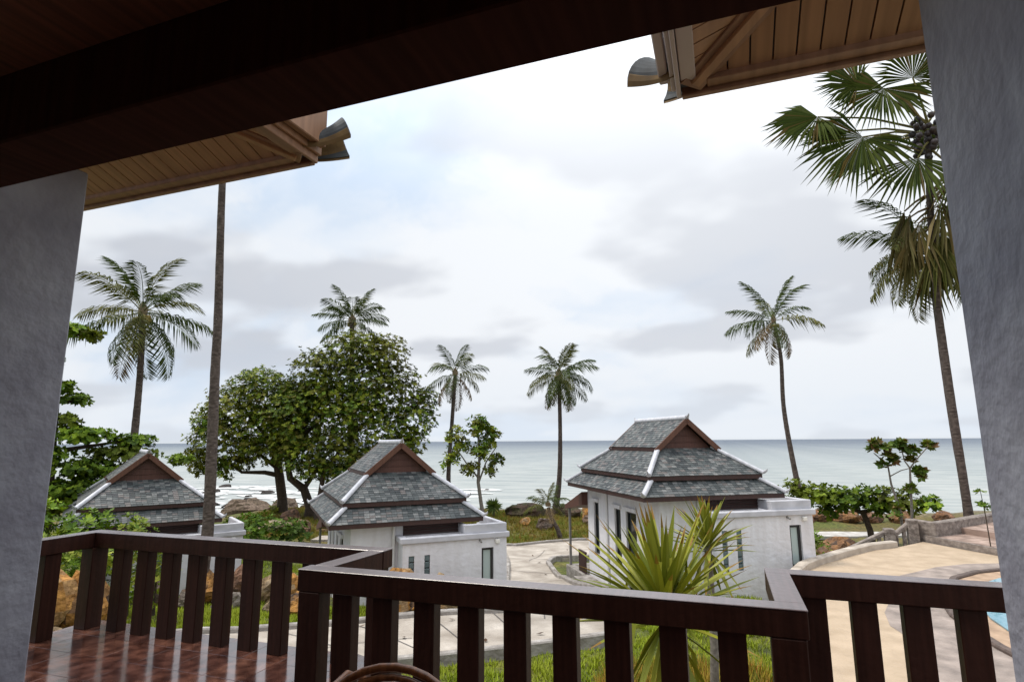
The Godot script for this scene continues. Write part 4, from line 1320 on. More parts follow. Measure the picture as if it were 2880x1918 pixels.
func tree(called: String, label: String, base: Vector3, trunk: Array, branches: Array, blobs: Array, size: float, per: int, palette: Array, sd: int, bark: Material, up_bias := 0.5, hollow := 0.72, dense := 1.5) -> Node3D:
	var o := thing(called, label, "tree", base)
	var b := MB.new()
	limbs(b, trunk, base)
	part("trunk", b.mesh(), bark, o)
	for l in branches:
		b = MB.new()
		limbs(b, [l], base)
		part("branch", b.mesh(), bark, o)
	part("crown", rosettes(blobs, size, per, palette, sd, up_bias, hollow, base, dense), M.leaf, o)
	return o

func strap_plant(label: String, base: Vector3, head: Vector3, trunk_r: float, L: float, count: int, sd: int) -> void:
	# a trunk topped by a burst of stiff sword leaves, each leaf a part
	var o := thing("sword_leaf_plant", label, "plant", base)
	var r := RandomNumberGenerator.new()
	r.seed = sd
	var b := MB.new()
	var h := head - base
	b.tube([Vector3.ZERO, h * 0.5 + Vector3(0.05, 0, 0.03), h], [trunk_r * 1.25, trunk_r, trunk_r * 0.9], 10)
	part("trunk", b.mesh(), M.pale_bark, o)
	for k in count:
		var q := float(k) / count
		var az := k * 2.39996 + r.randf_range(-0.2, 0.2)
		var el := lerpf(1.5, -0.1, pow(q, 0.95)) + r.randf_range(-0.1, 0.1)
		if q > 0.86: el = r.randf_range(-1.25, -0.4)
		var d := Vector3(cos(az) * cos(el), sin(el), sin(az) * cos(el))
		var side := d.cross(Vector3.UP).normalized()
		if side.length() < 0.5: side = Vector3.RIGHT
		var l := L * r.randf_range(0.8, 1.08) * (0.85 + 0.15 * sin(q * PI))
		var w := 0.041 * r.randf_range(0.85, 1.2) * (0.7 + 0.3 * L)
		b = MB.new()
		var up := side.cross(d).normalized()
		var p := h + Vector3(0, -0.16 * q, 0) + d * 0.03
		var segs := 6
		var prev := []
		var bend := r.randf_range(0.05, 0.4) * (0.5 + 0.9 * q)
		var yellowing := r.randf()  # random yellowness of each leaf
		var sway := r.randf_range(-0.10, 0.10)
		var kink := r.randf_range(0.5, 0.75) if r.randf() < 0.16 else 2.0
		for i in segs + 1:
			var t := float(i) / segs
			var c := p + d * l * t + Vector3(0, -1, 0) * l * bend * t * t * 0.5 + side * l * sway * t * t
			if t > kink: c += Vector3(0, -1, 0) * l * (t - kink) * 1.3 - d * l * (t - kink) * 0.6
			var ww := w * (0.55 + 0.9 * t if t < 0.4 else 0.91 * (1.0 - pow((t - 0.4) / 0.6, 2.2)) + 0.02)
			var ring := [c - side * ww + up * ww * 0.5, c, c + side * ww + up * ww * 0.5]
			if i > 0:
				b.col = Color(0.10, 0.135, 0.018).lerp(Color(0.34, 0.33, 0.045), clampf(yellowing * 0.75 + 0.25 * t, 0, 1))
				if t > 0.95 and yellowing > 0.3: b.col = Color(0.24, 0.14, 0.03)
				b.quad(prev[0], prev[1], ring[1], ring[0])
				b.quad(prev[1], prev[2], ring[2], ring[1])
			prev = ring
		part("sword_leaf", b.mesh(), M.gloss_leaf, o)

func rock_mesh(sd: int, size: Vector3, base: Color, dark: Color) -> ArrayMesh:
	var r := RandomNumberGenerator.new()
	r.seed = sd
	var f := FastNoiseLite.new()
	f.seed = sd; f.frequency = 0.9; f.fractal_octaves = 4
	var planes := []
	for k in 9:
		planes.append([Vector3(r.randfn(), r.randfn() * 0.7, r.randfn()).normalized(), r.randf_range(0.62, 0.92)])
	var at := func(a: float, t: float) -> Vector3:
		var d := Vector3(sin(t) * cos(a), cos(t), sin(t) * sin(a))
		var rad := 1.0 + f.get_noise_3d(d.x * 1.5, d.y * 1.5, d.z * 1.5) * 0.45
		for p in planes:
			var k: float = d.dot(p[0])
			if k > 0.05: rad = minf(rad, p[1] / k)
		rad += f.get_noise_3d(d.x * 5.0, d.y * 5.0, d.z * 5.0) * 0.12
		return d * rad * size
	var b := MB.new()
	var A := 18
	var T := 11
	for i in T:
		for j in A:
			var a0 := TAU * j / A
			var a1 := TAU * ((j + 1) % A) / A
			var t0 := PI * i / T
			var t1 := PI * (i + 1) / T
			var q := [at.call(a0, t0), at.call(a1, t0), at.call(a1, t1), at.call(a0, t1)]
			var m: Vector3 = (q[0] + q[2]) * 0.5
			var k := clampf(f.get_noise_3d(m.x * 2.2 + 9.0, m.y * 2.2, m.z * 2.2) * 1.6 + 0.28, 0, 1)
			b.col = base.lerp(dark, k)
			if i > 0: b.tri(q[0], q[1], q[2])
			if i < T - 1: b.tri(q[0], q[2], q[3])
	return b.mesh()

func rock(called: String, label: String, at: Vector3, size: Vector3, base: Color, dark: Color, sd: int, group := "") -> void:
	var o := part(called, rock_mesh(sd, size, base, dark), M.rock, self, Transform3D(Basis(Vector3.UP, sd * 1.7), at))
	tag(o, label, "rock", group)

# ------------------------------------------------------------------ all together
func make_plants() -> void:
	for hue in 3:
		for k in 4:
			fronds.append(frond_mesh(900 + hue * 10 + k, [0.6, 1.0, 1.4, 0.8][k], hue))
	var G := [Color(0.05, 0.095, 0.008), Color(0.085, 0.14, 0.010), Color(0.19, 0.23, 0.016), Color(0.03, 0.055, 0.008), Color(0.10, 0.085, 0.018), Color(0.20, 0.22, 0.025), Color(0.03, 0.055, 0.008)]
	var A := [Color(0.06, 0.11, 0.010), Color(0.105, 0.17, 0.015), Color(0.18, 0.25, 0.02), Color(0.035, 0.065, 0.010)]
	var Y := [Color(0.10, 0.16, 0.015), Color(0.20, 0.26, 0.03), Color(0.06, 0.11, 0.015), Color(0.27, 0.28, 0.04)]
	# coconut palms
	palm("coconut_palm", "large coconut palm with yellow coconuts behind the bungalow beside the layered tree", "palm tree",
		[Vector3(-28.56, -4.3, -21.92), Vector3(-28.62, 0.5, -21.9), Vector3(-28.6, 4.8, -21.85), Vector3(-28.69, 8.3, -21.74)], [0.24, 0.19, 0.155, 0.14], Vector3(-28.71, 8.55, -21.72), 3.6, 21, Vector3(0.12, 0, 0.05), 11, 0.2, -1.15, 9)
	var p2 := [Vector3(-16.43, -4.6, -15.37), Vector3(-16.40, -2.9, -15.39), Vector3(-16.36, -1.2, -15.45), Vector3(-16.41, 1.6, -15.39), Vector3(-16.47, 4.03, -15.33), Vector3(-16.5, 5.92, -15.3), Vector3(-16.58, 8.52, -15.21), Vector3(-16.65, 11.15, -15.13), Vector3(-16.7, 16.2, -15.0)]
	palm("coconut_palm", "nearest coconut palm, a bare grey trunk rising past the roof eave", "palm tree", p2, [0.26, 0.205, 0.185, 0.175, 0.155, 0.145, 0.13, 0.12, 0.12], Vector3(-16.7, 16.4, -15.0), 3.1, 20, Vector3.ZERO, 12, 0.2, -0.8, 6)
	palm("coconut_palm", "coconut palm whose crown shows above the two big shade trees", "palm tree",
		[Vector3(-28.6, -4.6, -41), Vector3(-28.8, 4, -40.9), Vector3(-29.01, 11.6, -40.72)], [0.3, 0.22, 0.2], Vector3(-29.0, 11.8, -40.72), 3.5, 19, Vector3(0.1, 0, 0), 13, 0.2, -0.45, 5)
	palm("coconut_palm", "thin coconut palm with sparse greyish fronds between the shade trees and the slim tree", "palm tree",
		[Vector3(-20.37, -4.3, -42.36), Vector3(-20.55, -1.0, -42.3), Vector3(-20.35, 3, -42.4), Vector3(-20.14, 6.9, -42.47)], [0.24, 0.17, 0.15, 0.14], Vector3(-20.14, 7.1, -42.47), 2.95, 16, Vector3(0.12, 0, 0), 14, 0.9, -1.15, 0)
	palm("coconut_palm", "coconut palm with a full round crown standing alone before the open sea", "palm tree",
		[Vector3(-12.85, -4.6, -45.2), Vector3(-12.35, -1.5, -45.3), Vector3(-12.2, 2.0, -45.35), Vector3(-12.21, 6.8, -45.39)], [0.32, 0.2, 0.165, 0.15], Vector3(-12.21, 7.0, -45.39), 3.1, 27, Vector3(0.05, 0, 0), 15, 0.4, -1.25, 4)
	palm("coconut_palm", "leaning coconut palm with wind-torn fronds behind the porch bungalow", "palm tree",
		[Vector3(5.6, -5.4, -49.6), Vector3(5.0, -0.4, -49.75), Vector3(4.65, 4.0, -49.8), Vector3(4.75, 8.0, -49.8), Vector3(4.48, 10.7, -49.8)], [0.27, 0.19, 0.16, 0.14, 0.12], Vector3(4.45, 11.0, -49.8), 3.7, 16, Vector3(-0.18, 0.05, 0), 16, 0.5, -1.15, 3)
	palm("coconut_palm", "coconut palm partly hidden behind the fan palm's hanging leaves", "palm tree",
		[Vector3(10.25, -3.0, -32.2), Vector3(10.0, 3, -32.2), Vector3(9.95, 9.6, -32.1), Vector3(9.8, 10.6, -32.0)], [0.16, 0.12, 0.11, 0.11], Vector3(9.75, 10.75, -32.0), 3.6, 16, Vector3(-0.2, 0, 0), 17, 0.3, -1.1, 0)
	palm("young_coconut_palm", "short young coconut palm with a leaning trunk on the grassy bank", "palm tree",
		[Vector3(-9.4, -4.3, -34.7), Vector3(-9.6, -3.6, -34.7), Vector3(-10.0, -2.8, -34.6), Vector3(-10.12, -2.3, -34.55)], [0.17, 0.13, 0.11, 0.1], Vector3(-10.14, -2.15, -34.55), 1.55, 12, Vector3(0.0, 0, 0), 18, 0.6, -0.45, 0)
	fan_palm()
	# big shade trees
	tree("shade_tree", "broad shade tree with forked trunk, left of its taller neighbour", Vector3(-31.35, -4.0, -36.34),
		[[[-31.35, -4.3, -36.34, 0.5], [-31.4, -2.6, -36.3, 0.36], [-31.63, -0.87, -36.1, 0.34], [-32.0, 1.6, -35.8, 0.26], [-32.6, 4.5, -35.3, 0.15]]],
		[[[-31.6, -0.8, -36.1, 0.2], [-32.4, -0.55, -35.4, 0.16], [-33.6, -0.5, -34.4, 0.11], [-34.6, 0.6, -33.4, 0.06]], [[-31.7, -0.3, -36.0, 0.18], [-32.5, 0.6, -35.2, 0.13], [-33.8, 2.2, -34.2, 0.07]],
		[[-31.8, 0.6, -35.9, 0.2], [-31.0, 2.5, -36.6, 0.12], [-30.2, 4.2, -37.2, 0.06]], [[-32.0, 1.4, -35.8, 0.16], [-33.2, 3.4, -34.6, 0.1], [-34.2, 5.0, -33.8, 0.05]]],
		[[Vector3(-34.9, 1.6, -33.0), Vector3(1.9, 2.0, 1.9), 130], [Vector3(-34.0, 3.9, -33.6), Vector3(2.2, 1.9, 2.2), 170], [Vector3(-32.9, 5.6, -34.9), Vector3(2.2, 1.7, 2.2), 170], [Vector3(-31.2, 4.2, -35.4), Vector3(2.3, 2.0, 2.3), 180],
		[Vector3(-32.6, 2.6, -34.6), Vector3(2.0, 1.6, 2.0), 110], [Vector3(-30.6, 2.2, -36.2), Vector3(1.7, 1.4, 1.8), 110], [Vector3(-34.6, -0.2, -33.3), Vector3(1.3, 0.9, 1.3), 60], [Vector3(-35.7, 0.3, -32.2), Vector3(0.9, 1.0, 1.0), 50], [Vector3(-33.4, 0.2, -34.2), Vector3(0.9, 0.6, 0.9), 34], [Vector3(-35.2, 3.0, -32.6), Vector3(1.3, 1.2, 1.3), 70], [Vector3(-33.0, 1.2, -34.2), Vector3(1.6, 1.0, 1.4), 90], [Vector3(-31.2, 1.0, -35.0), Vector3(1.5, 1.2, 1.3), 90], [Vector3(-30.0, 3.6, -36.0), Vector3(1.8, 1.8, 1.6), 110]],
		0.225, 8, G, 201, M.bark, 0.5, 0.6, 3.9)
	tree("shade_tree", "tallest shade tree with a curved trunk behind the middle bungalow", Vector3(-28.67, -4.0, -35.97),
		[[[-28.67, -4.2, -35.97, 0.45], [-28.6, -3.0, -36.0, 0.34], [-29.0, -1.7, -35.7, 0.3], [-29.7, -0.9, -35.0, 0.24], [-30.0, 0.4, -34.9, 0.2], [-29.2, 2.8, -35.6, 0.16], [-28.2, 5.6, -36.6, 0.1]]],
		[[[-29.0, -1.7, -35.7, 0.18], [-27.9, 0.6, -36.5, 0.13], [-26.2, 2.8, -37.6, 0.07]], [[-29.5, 1.8, -35.3, 0.14], [-27.8, 4.0, -36.8, 0.09], [-25.8, 5.6, -38.0, 0.05]], [[-26.99, -4.2, -34.75, 0.26], [-26.9, -2.5, -34.8, 0.2], [-26.8, -0.5, -35.0, 0.17], [-25.8, 2.0, -36.6, 0.1], [-24.4, 4.0, -38.2, 0.06]]],
		[[Vector3(-29.3, 3.2, -34.6), Vector3(2.3, 2.2, 2.2), 190], [Vector3(-28.2, 6.6, -36.0), Vector3(2.4, 2.0, 2.4), 190], [Vector3(-26.3, 8.3, -37.4), Vector3(2.5, 1.8, 2.4), 190], [Vector3(-24.3, 8.2, -38.6), Vector3(1.9, 1.6, 2.0), 120], [Vector3(-25.3, 5.9, -37.6), Vector3(2.6, 2.2, 2.4), 200],
		[Vector3(-26.8, 3.7, -36.0), Vector3(2.5, 2.2, 2.3), 190], [Vector3(-23.4, 5.6, -38.9), Vector3(2.0, 2.0, 2.0), 130], [Vector3(-22.4, 3.2, -39.4), Vector3(2.0, 2.0, 2.0), 140], [Vector3(-24.4, 2.6, -38.0), Vector3(2.2, 2.0, 2.2), 160], [Vector3(-26.6, 1.2, -36.0), Vector3(2.3, 1.5, 2.2), 150],
		[Vector3(-23.2, 0.9, -38.6), Vector3(1.7, 1.2, 1.7), 80], [Vector3(-28.6, 0.7, -34.7), Vector3(1.8, 1.4, 1.6), 100], [Vector3(-29.8, 5.0, -35.2), Vector3(1.4, 1.4, 1.4), 80], [Vector3(-25.0, 0.3, -37.0), Vector3(1.9, 1.0, 1.8), 80], [Vector3(-21.5, 4.6, -40.0), Vector3(1.1, 1.2, 1.1), 45], [Vector3(-27.6, -0.2, -35.0), Vector3(1.7, 1.0, 1.4), 90], [Vector3(-26.0, -0.6, -36.0), Vector3(1.8, 0.9, 1.5), 90], [Vector3(-29.4, 1.4, -34.2), Vector3(1.3, 1.3, 1.1), 80], [Vector3(-24.3, -0.6, -37.4), Vector3(1.4, 0.8, 1.3), 60], [Vector3(-27.6, 5.0, -35.4), Vector3(2.0, 1.8, 1.6), 120], [Vector3(-25.0, 4.2, -36.6), Vector3(2.0, 1.8, 1.6), 120], [Vector3(-22.3, 1.6, -39.0), Vector3(1.3, 1.2, 1.3), 60]],
		0.23, 8, G, 202, M.bark, 0.5, 0.6, 3.9)
	tree("slim_tree", "slim tree with an open airy crown beside the thin coconut palm", Vector3(-16.21, -4.0, -38.75),
		[[[-16.0, -4.2, -38.8, 0.17], [-16.25, -2.6, -38.7, 0.13], [-16.45, -1.2, -38.65, 0.12], [-16.35, 1.0, -38.7, 0.08], [-16.6, 3.0, -38.6, 0.04]]],
		[[[-16.4, -1.2, -38.65, 0.07], [-15.9, 0.2, -38.8, 0.05], [-15.2, 1.3, -39.1, 0.03]], [[-16.45, -0.9, -38.65, 0.07], [-17.2, 0.1, -38.3, 0.05], [-17.9, 1.2, -38.0, 0.03]]],
		[[Vector3(-16.4, 2.7, -38.6), Vector3(0.95, 0.85, 0.9), 44], [Vector3(-15.5, 1.9, -39.0), Vector3(0.75, 0.7, 0.8), 30], [Vector3(-17.8, 1.6, -38.1), Vector3(0.85, 1.1, 0.9), 44], [Vector3(-18.3, 0.2, -37.8), Vector3(0.6, 0.7, 0.6), 20], [Vector3(-16.3, 0.9, -38.6), Vector3(0.9, 0.7, 0.8), 36], [Vector3(-15.2, 0.3, -39.0), Vector3(0.5, 0.5, 0.6), 18], [Vector3(-17.0, -0.3, -38.3), Vector3(0.7, 0.45, 0.7), 20], [Vector3(-15.7, -0.4, -38.9), Vector3(0.5, 0.35, 0.5), 12]],
		0.34, 7, G, 203, M.pale_bark, 0.2, 0.4)
	# layered sea almonds have broad leaves
	leaf_width = 0.34
	tree("layered_tree", "sea almond tree with flat layered foliage between the grey column and the first bungalow", Vector3(-26.4, -4.0, -17.2),
		[[[-26.7, -4.2, -17.0, 0.22], [-26.6, -1, -16.9, 0.15], [-26.5, 2, -16.7, 0.1], [-26.45, 4.2, -16.6, 0.06], [-26.4, 6.6, -16.6, 0.03]]],
		[[[-26.2, 1.4, -17.0, 0.1], [-25.0, 1.7, -18.2, 0.05], [-24.0, 1.5, -19.4, 0.02]], [[-26.2, 0.4, -17.0, 0.1], [-24.8, 0.6, -18.3, 0.05]], [[-26.1, 3.4, -16.8, 0.08], [-25.9, 3.6, -17.3, 0.03]], [[-26.1, 6.3, -16.8, 0.06], [-25.5, 6.4, -17.5, 0.03]]],
		[[Vector3(-26.3, 6.5, -16.6), Vector3(0.8, 0.29, 0.8), 26], [Vector3(-25.75, 6.35, -17.2), Vector3(0.5, 0.26, 0.5), 16], [Vector3(-26.2, 4.0, -16.7), Vector3(0.5, 0.26, 0.5), 14], [Vector3(-26.0, 3.5, -17.1), Vector3(0.75, 0.23, 0.6), 18], [Vector3(-26.1, 2.6, -16.7), Vector3(0.7, 0.33, 0.6), 18],
		[Vector3(-25.7, 2.0, -17.4), Vector3(1.2, 0.34, 1.2), 60], [Vector3(-24.5, 1.75, -18.7), Vector3(0.9, 0.29, 0.9), 40], [Vector3(-24.9, 1.25, -18.6), Vector3(1.4, 0.31, 1.4), 60], [Vector3(-25.6, 0.6, -17.5), Vector3(1.4, 0.44, 1.3), 80], [Vector3(-24.7, 0.4, -18.4), Vector3(1.0, 0.36, 1.0), 50],
		[Vector3(-25.6, -0.2, -17.2), Vector3(1.3, 0.45, 1.2), 70], [Vector3(-26.4, 1.2, -16.5), Vector3(0.9, 0.39, 0.9), 40], [Vector3(-23.3, 0.9, -20.2), Vector3(0.5, 0.26, 0.5), 14], [Vector3(-26.2, -0.9, -16.6), Vector3(1.1, 0.52, 1.1), 60], [Vector3(-24.8, -0.5, -18.0), Vector3(1.0, 0.39, 1.0), 44], [Vector3(-27.6, 1.9, -15.4), Vector3(1.5, 0.36, 1.5), 60], [Vector3(-27.9, 0.6, -15.2), Vector3(1.7, 0.42, 1.6), 70], [Vector3(-27.2, 3.5, -15.9), Vector3(1.2, 0.33, 1.1), 40], [Vector3(-27.0, 5.2, -16.0), Vector3(0.9, 0.29, 0.9), 30], [Vector3(-28.0, -0.6, -15.2), Vector3(1.5, 0.45, 1.4), 60]],
		0.19, 8, A, 204, M.bark, 0.3, 0.2, 4.0)
	tree("spreading_tree", "low spreading sea almond with a flat crown beyond the porch bungalow", Vector3(6.91, -4.2, -35.33),
		[[[6.95, -4.4, -35.33, 0.2], [6.85, -3.0, -35.35, 0.15], [6.6, -2.0, -35.4, 0.13]]],
		[[[6.65, -2.2, -35.4, 0.1], [5.4, -1.6, -35.2, 0.07], [3.6, -1.1, -34.6, 0.03]], [[6.65, -2.1, -35.4, 0.1], [8.0, -1.7, -35.5, 0.06], [9.8, -1.6, -35.2, 0.02]]],
		[[Vector3(3.5, -1.15, -34.4), Vector3(0.95, 0.68, 0.9), 60], [Vector3(4.6, -1.25, -34.8), Vector3(1.1, 0.61, 1.1), 66], [Vector3(5.7, -1.5, -35.1), Vector3(1.0, 0.68, 1.1), 66], [Vector3(6.7, -1.45, -35.4), Vector3(1.0, 0.68, 1.1), 66], [Vector3(7.7, -1.45, -35.4), Vector3(1.0, 0.68, 1.0), 60], [Vector3(8.6, -1.75, -35.3), Vector3(0.9, 0.54, 0.9), 50], [Vector3(9.6, -1.6, -35.0), Vector3(0.75, 0.38, 0.7), 30],
		[Vector3(5.0, -2.05, -35.0), Vector3(0.6, 0.61, 0.6), 26], [Vector3(7.3, -2.0, -35.3), Vector3(0.55, 0.54, 0.6), 22], [Vector3(8.9, -1.0, -35.4), Vector3(0.4, 0.27, 0.4), 8]],
		0.20, 8, A, 205, M.bark, 0.3, 0.2, 2.2)
	leaf_width = 0.3
	# a bare-stemmed young tree with leaf tufts
	var yt := thing("sapling", "bare-stemmed sapling with dark leaf tufts above the stair balustrade", "tree", Vector3(6.63, -3.6, -28.4))
	var stems := [[[6.70, -3.6, -28.3, 0.07], [6.62, -1.2, -28.3, 0.05], [6.42, -0.2, -28.3, 0.04], [6.38, 0.55, -28.3, 0.03], [5.95, 1.05, -28.45, 0.02]], [[6.75, -3.6, -28.3, 0.07], [7.0, -1.4, -28.2, 0.05], [7.08, 0.0, -28.15, 0.042], [7.1, 0.45, -28.1, 0.035], [6.95, 0.75, -28.15, 0.025], [6.9, 1.3, -28.2, 0.02]],
		[[7.1, 0.45, -28.1, 0.03], [7.35, 0.8, -28.05, 0.024], [7.75, 1.3, -27.9, 0.018]], [[6.4, 0.1, -28.3, 0.025], [6.8, 0.35, -28.2, 0.018], [7.1, 0.45, -28.1, 0.016]]]
	for l in stems:
		var b := MB.new()
		limbs(b, [l], Vector3(6.63, -3.6, -28.4))
		part("stem", b.mesh(), M.pale_bark, yt)
	var tufts := [[5.85, 1.2], [5.95, 1.45], [6.35, 1.25], [6.45, 0.95], [6.75, 1.35], [6.95, 1.45], [7.05, 1.15], [7.3, 1.2], [7.8, 1.35], [7.95, 1.3], [6.6, 0.75], [6.2, 0.55], [7.2, 0.75], [7.45, 0.35], [7.5, 0.1], [7.1, -0.35], [6.6, -1.15], [6.5, -1.45]]
	var ti := 0
	for t in tufts:
		var bl := [[Vector3(t[0], t[1], -28.2), Vector3(0.17, 0.11, 0.17), 6 if t[1] > -1.0 else 2]]
		part("leaf_tuft", rosettes(bl, 0.26, 7, [Color(0.05, 0.09, 0.014), Color(0.085, 0.135, 0.02), Color(0.07, 0.11, 0.016), Color(0.05, 0.085, 0.014), Color(0.13, 0.065, 0.03)], 300 + ti, 0.6, 0.3, Vector3(6.63, -3.6, -28.4)), M.leaf, yt)
		ti += 1
	var sp := thing("small_plant", "small leafy plant at the edge of the brushed column above the sea wall", "plant", Vector3(7.98, -2.2, -23.71))
	var sb := MB.new()
	limbs(sb, [[[7.98, -2.2, -23.71, 0.02], [7.95, -0.9, -23.71, 0.015], [7.9, 0.0, -23.72, 0.008]]], Vector3(7.98, -2.2, -23.71))
	part("stem", sb.mesh(), M.bark, sp)
	part("foliage", rosettes([[Vector3(7.9, -0.55, -23.7), Vector3(0.2, 0.12, 0.2), 9], [Vector3(7.85, -0.15, -23.7), Vector3(0.15, 0.12, 0.15), 4]], 0.15, 6, A, 340, 0.5, 0.3, Vector3(7.98, -2.2, -23.71)), M.leaf, sp)
	leaf_width = 0.24
	# shrubs
	var shrubs := [
		["leafy green shrub against the roof of the first bungalow", Vector3(-19.4, -3.2, -12.8), [[Vector3(-19.9, -0.9, -12.2), Vector3(1.0, 0.9, 1.0), 70], [Vector3(-18.9, -1.1, -13.2), Vector3(1.0, 0.75, 0.9), 70], [Vector3(-19.5, -2.2, -12.8), Vector3(1.6, 1.2, 1.4), 110], [Vector3(-18.5, -2.0, -13.6), Vector3(0.9, 0.9, 0.9), 60]], 0.2, A],
		["bright yellow-green hedge shrub behind the balcony's corner post", Vector3(-15.0, -2.3, -9.7), [[Vector3(-15.3, -0.95, -9.6), Vector3(0.9, 0.6, 0.7), 90], [Vector3(-14.6, -1.2, -10.3), Vector3(0.7, 0.6, 0.6), 70], [Vector3(-15.1, -1.7, -10.0), Vector3(1.1, 0.6, 0.8), 80]], 0.13, Y],
		["tall yellow-green shrub beside the first bungalow's wall", Vector3(-15.1, -2.9, -11.9), [[Vector3(-15.2, -1.0, -11.9), Vector3(0.45, 0.8, 0.45), 50], [Vector3(-14.7, -1.9, -12.3), Vector3(0.55, 0.8, 0.5), 56], [Vector3(-15.3, -2.3, -12.0), Vector3(0.6, 0.7, 0.6), 50]], 0.15, Y],
		["dark green bush on the bank past the first bungalow", Vector3(-24.4, -4.0, -26.6), [[Vector3(-24.6, -3.1, -26.4), Vector3(1.5, 0.9, 1.2), 130], [Vector3(-23.2, -3.4, -27.6), Vector3(1.2, 0.8, 1.0), 90], [Vector3(-25.6, -3.3, -25.5), Vector3(1.0, 0.8, 1.0), 70]], 0.24, [G[0], G[1], G[3], A[0]]],
		["low bush at the foot of the slim tree's neighbour on the bank", Vector3(-27.4, -4.0, -33.6), [[Vector3(-31.6, -3.4, -36.0), Vector3(0.6, 0.6, 0.6), 26]], 0.25, G],
		["small shrub behind the boulder beside the porch bungalow", Vector3(3.1, -3.7, -24.8), [[Vector3(3.1, -2.9, -24.8), Vector3(0.5, 0.9, 0.6), 50], [Vector3(2.85, -1.9, -24.4), Vector3(0.25, 0.35, 0.3), 12]], 0.16, A]]
	for s in shrubs:
		var o := thing("shrub", s[0], "shrub", s[1])
		part("foliage", rosettes(s[2], s[3], 7, s[4], 400 + int(s[1].x * -3.0), 0.4, 0.45, s[1]), M.leaf, o)
		var st := MB.new()
		for bl in s[2]:
			st.tube([Vector3(bl[0].x, s[1].y, bl[0].z) - s[1], bl[0] - s[1]], [0.05, 0.02], 6)
		part("stem", st.mesh(), M.bark, o)
	# round-headed screw pine
	var pd := thing("screw_pine", "small round-headed screw pine on the shore beside the slim tree", "plant", Vector3(-16.18, -4.3, -40.92))
	var pb := MB.new()
	pb.tube([Vector3.ZERO, Vector3(0.02, 1.1, 0)], [0.1, 0.08], 8)
	part("trunk", pb.mesh(), M.bark, pd)
	pb = MB.new()
	for k in 130:
		var d := Vector3(rng.randfn(), rng.randfn() * 0.9 + 0.2, rng.randfn()).normalized()
		pb.col = Color(0.05, 0.09, 0.02).lerp(Color(0.13, 0.17, 0.04), rng.randf())
		leaf(pb, Vector3(0, 1.2, 0), d, d.cross(Vector3(0.3, 0.1, 0.8)).normalized(), rng.randf_range(0.6, 0.8), 0.045)
	part("crown", pb.mesh(), M.leaf, pd)
	for e in [[Vector3(-14.4, -4.2, -38.8), 0.6], [Vector3(-13.6, -4.2, -39.6), 0.5]]:
		var o := thing("tufted_plant", ["broad-leaved tuft on the bank right behind the middle bungalow's parapet", "smaller broad-leaved tuft on the bank a step closer to the sea"][0 if e[1] > 0.55 else 1], "plant", e[0])
		var b := MB.new()
		for k in 16:
			var a := k * 2.4
			var d := Vector3(cos(a) * 0.7, 0.9, sin(a) * 0.7).normalized()
			b.col = Color(0.08, 0.12, 0.03).lerp(Color(0.2, 0.2, 0.06), rng.randf())
			leaf(b, Vector3.ZERO, d, d.cross(Vector3.UP).normalized(), e[1] * rng.randf_range(0.8, 1.3), 0.07)
		part("leaves", b.mesh(), M.leaf, o)
	# sword-leaved plants below the balcony
	strap_plant("large yellow-green sword-leaved plant just beyond the railing", Vector3(-1.05, -3.3, -8.4), Vector3(-0.88, -0.62, -8.45), 0.085, 1.62, 130, 21)
	strap_plant("smaller yellow sword-leaved plant on a pale trunk behind the large one", Vector3(-0.44, -3.4, -11.0), Vector3(-0.36, -0.12, -11.0), 0.07, 0.95, 66, 22)

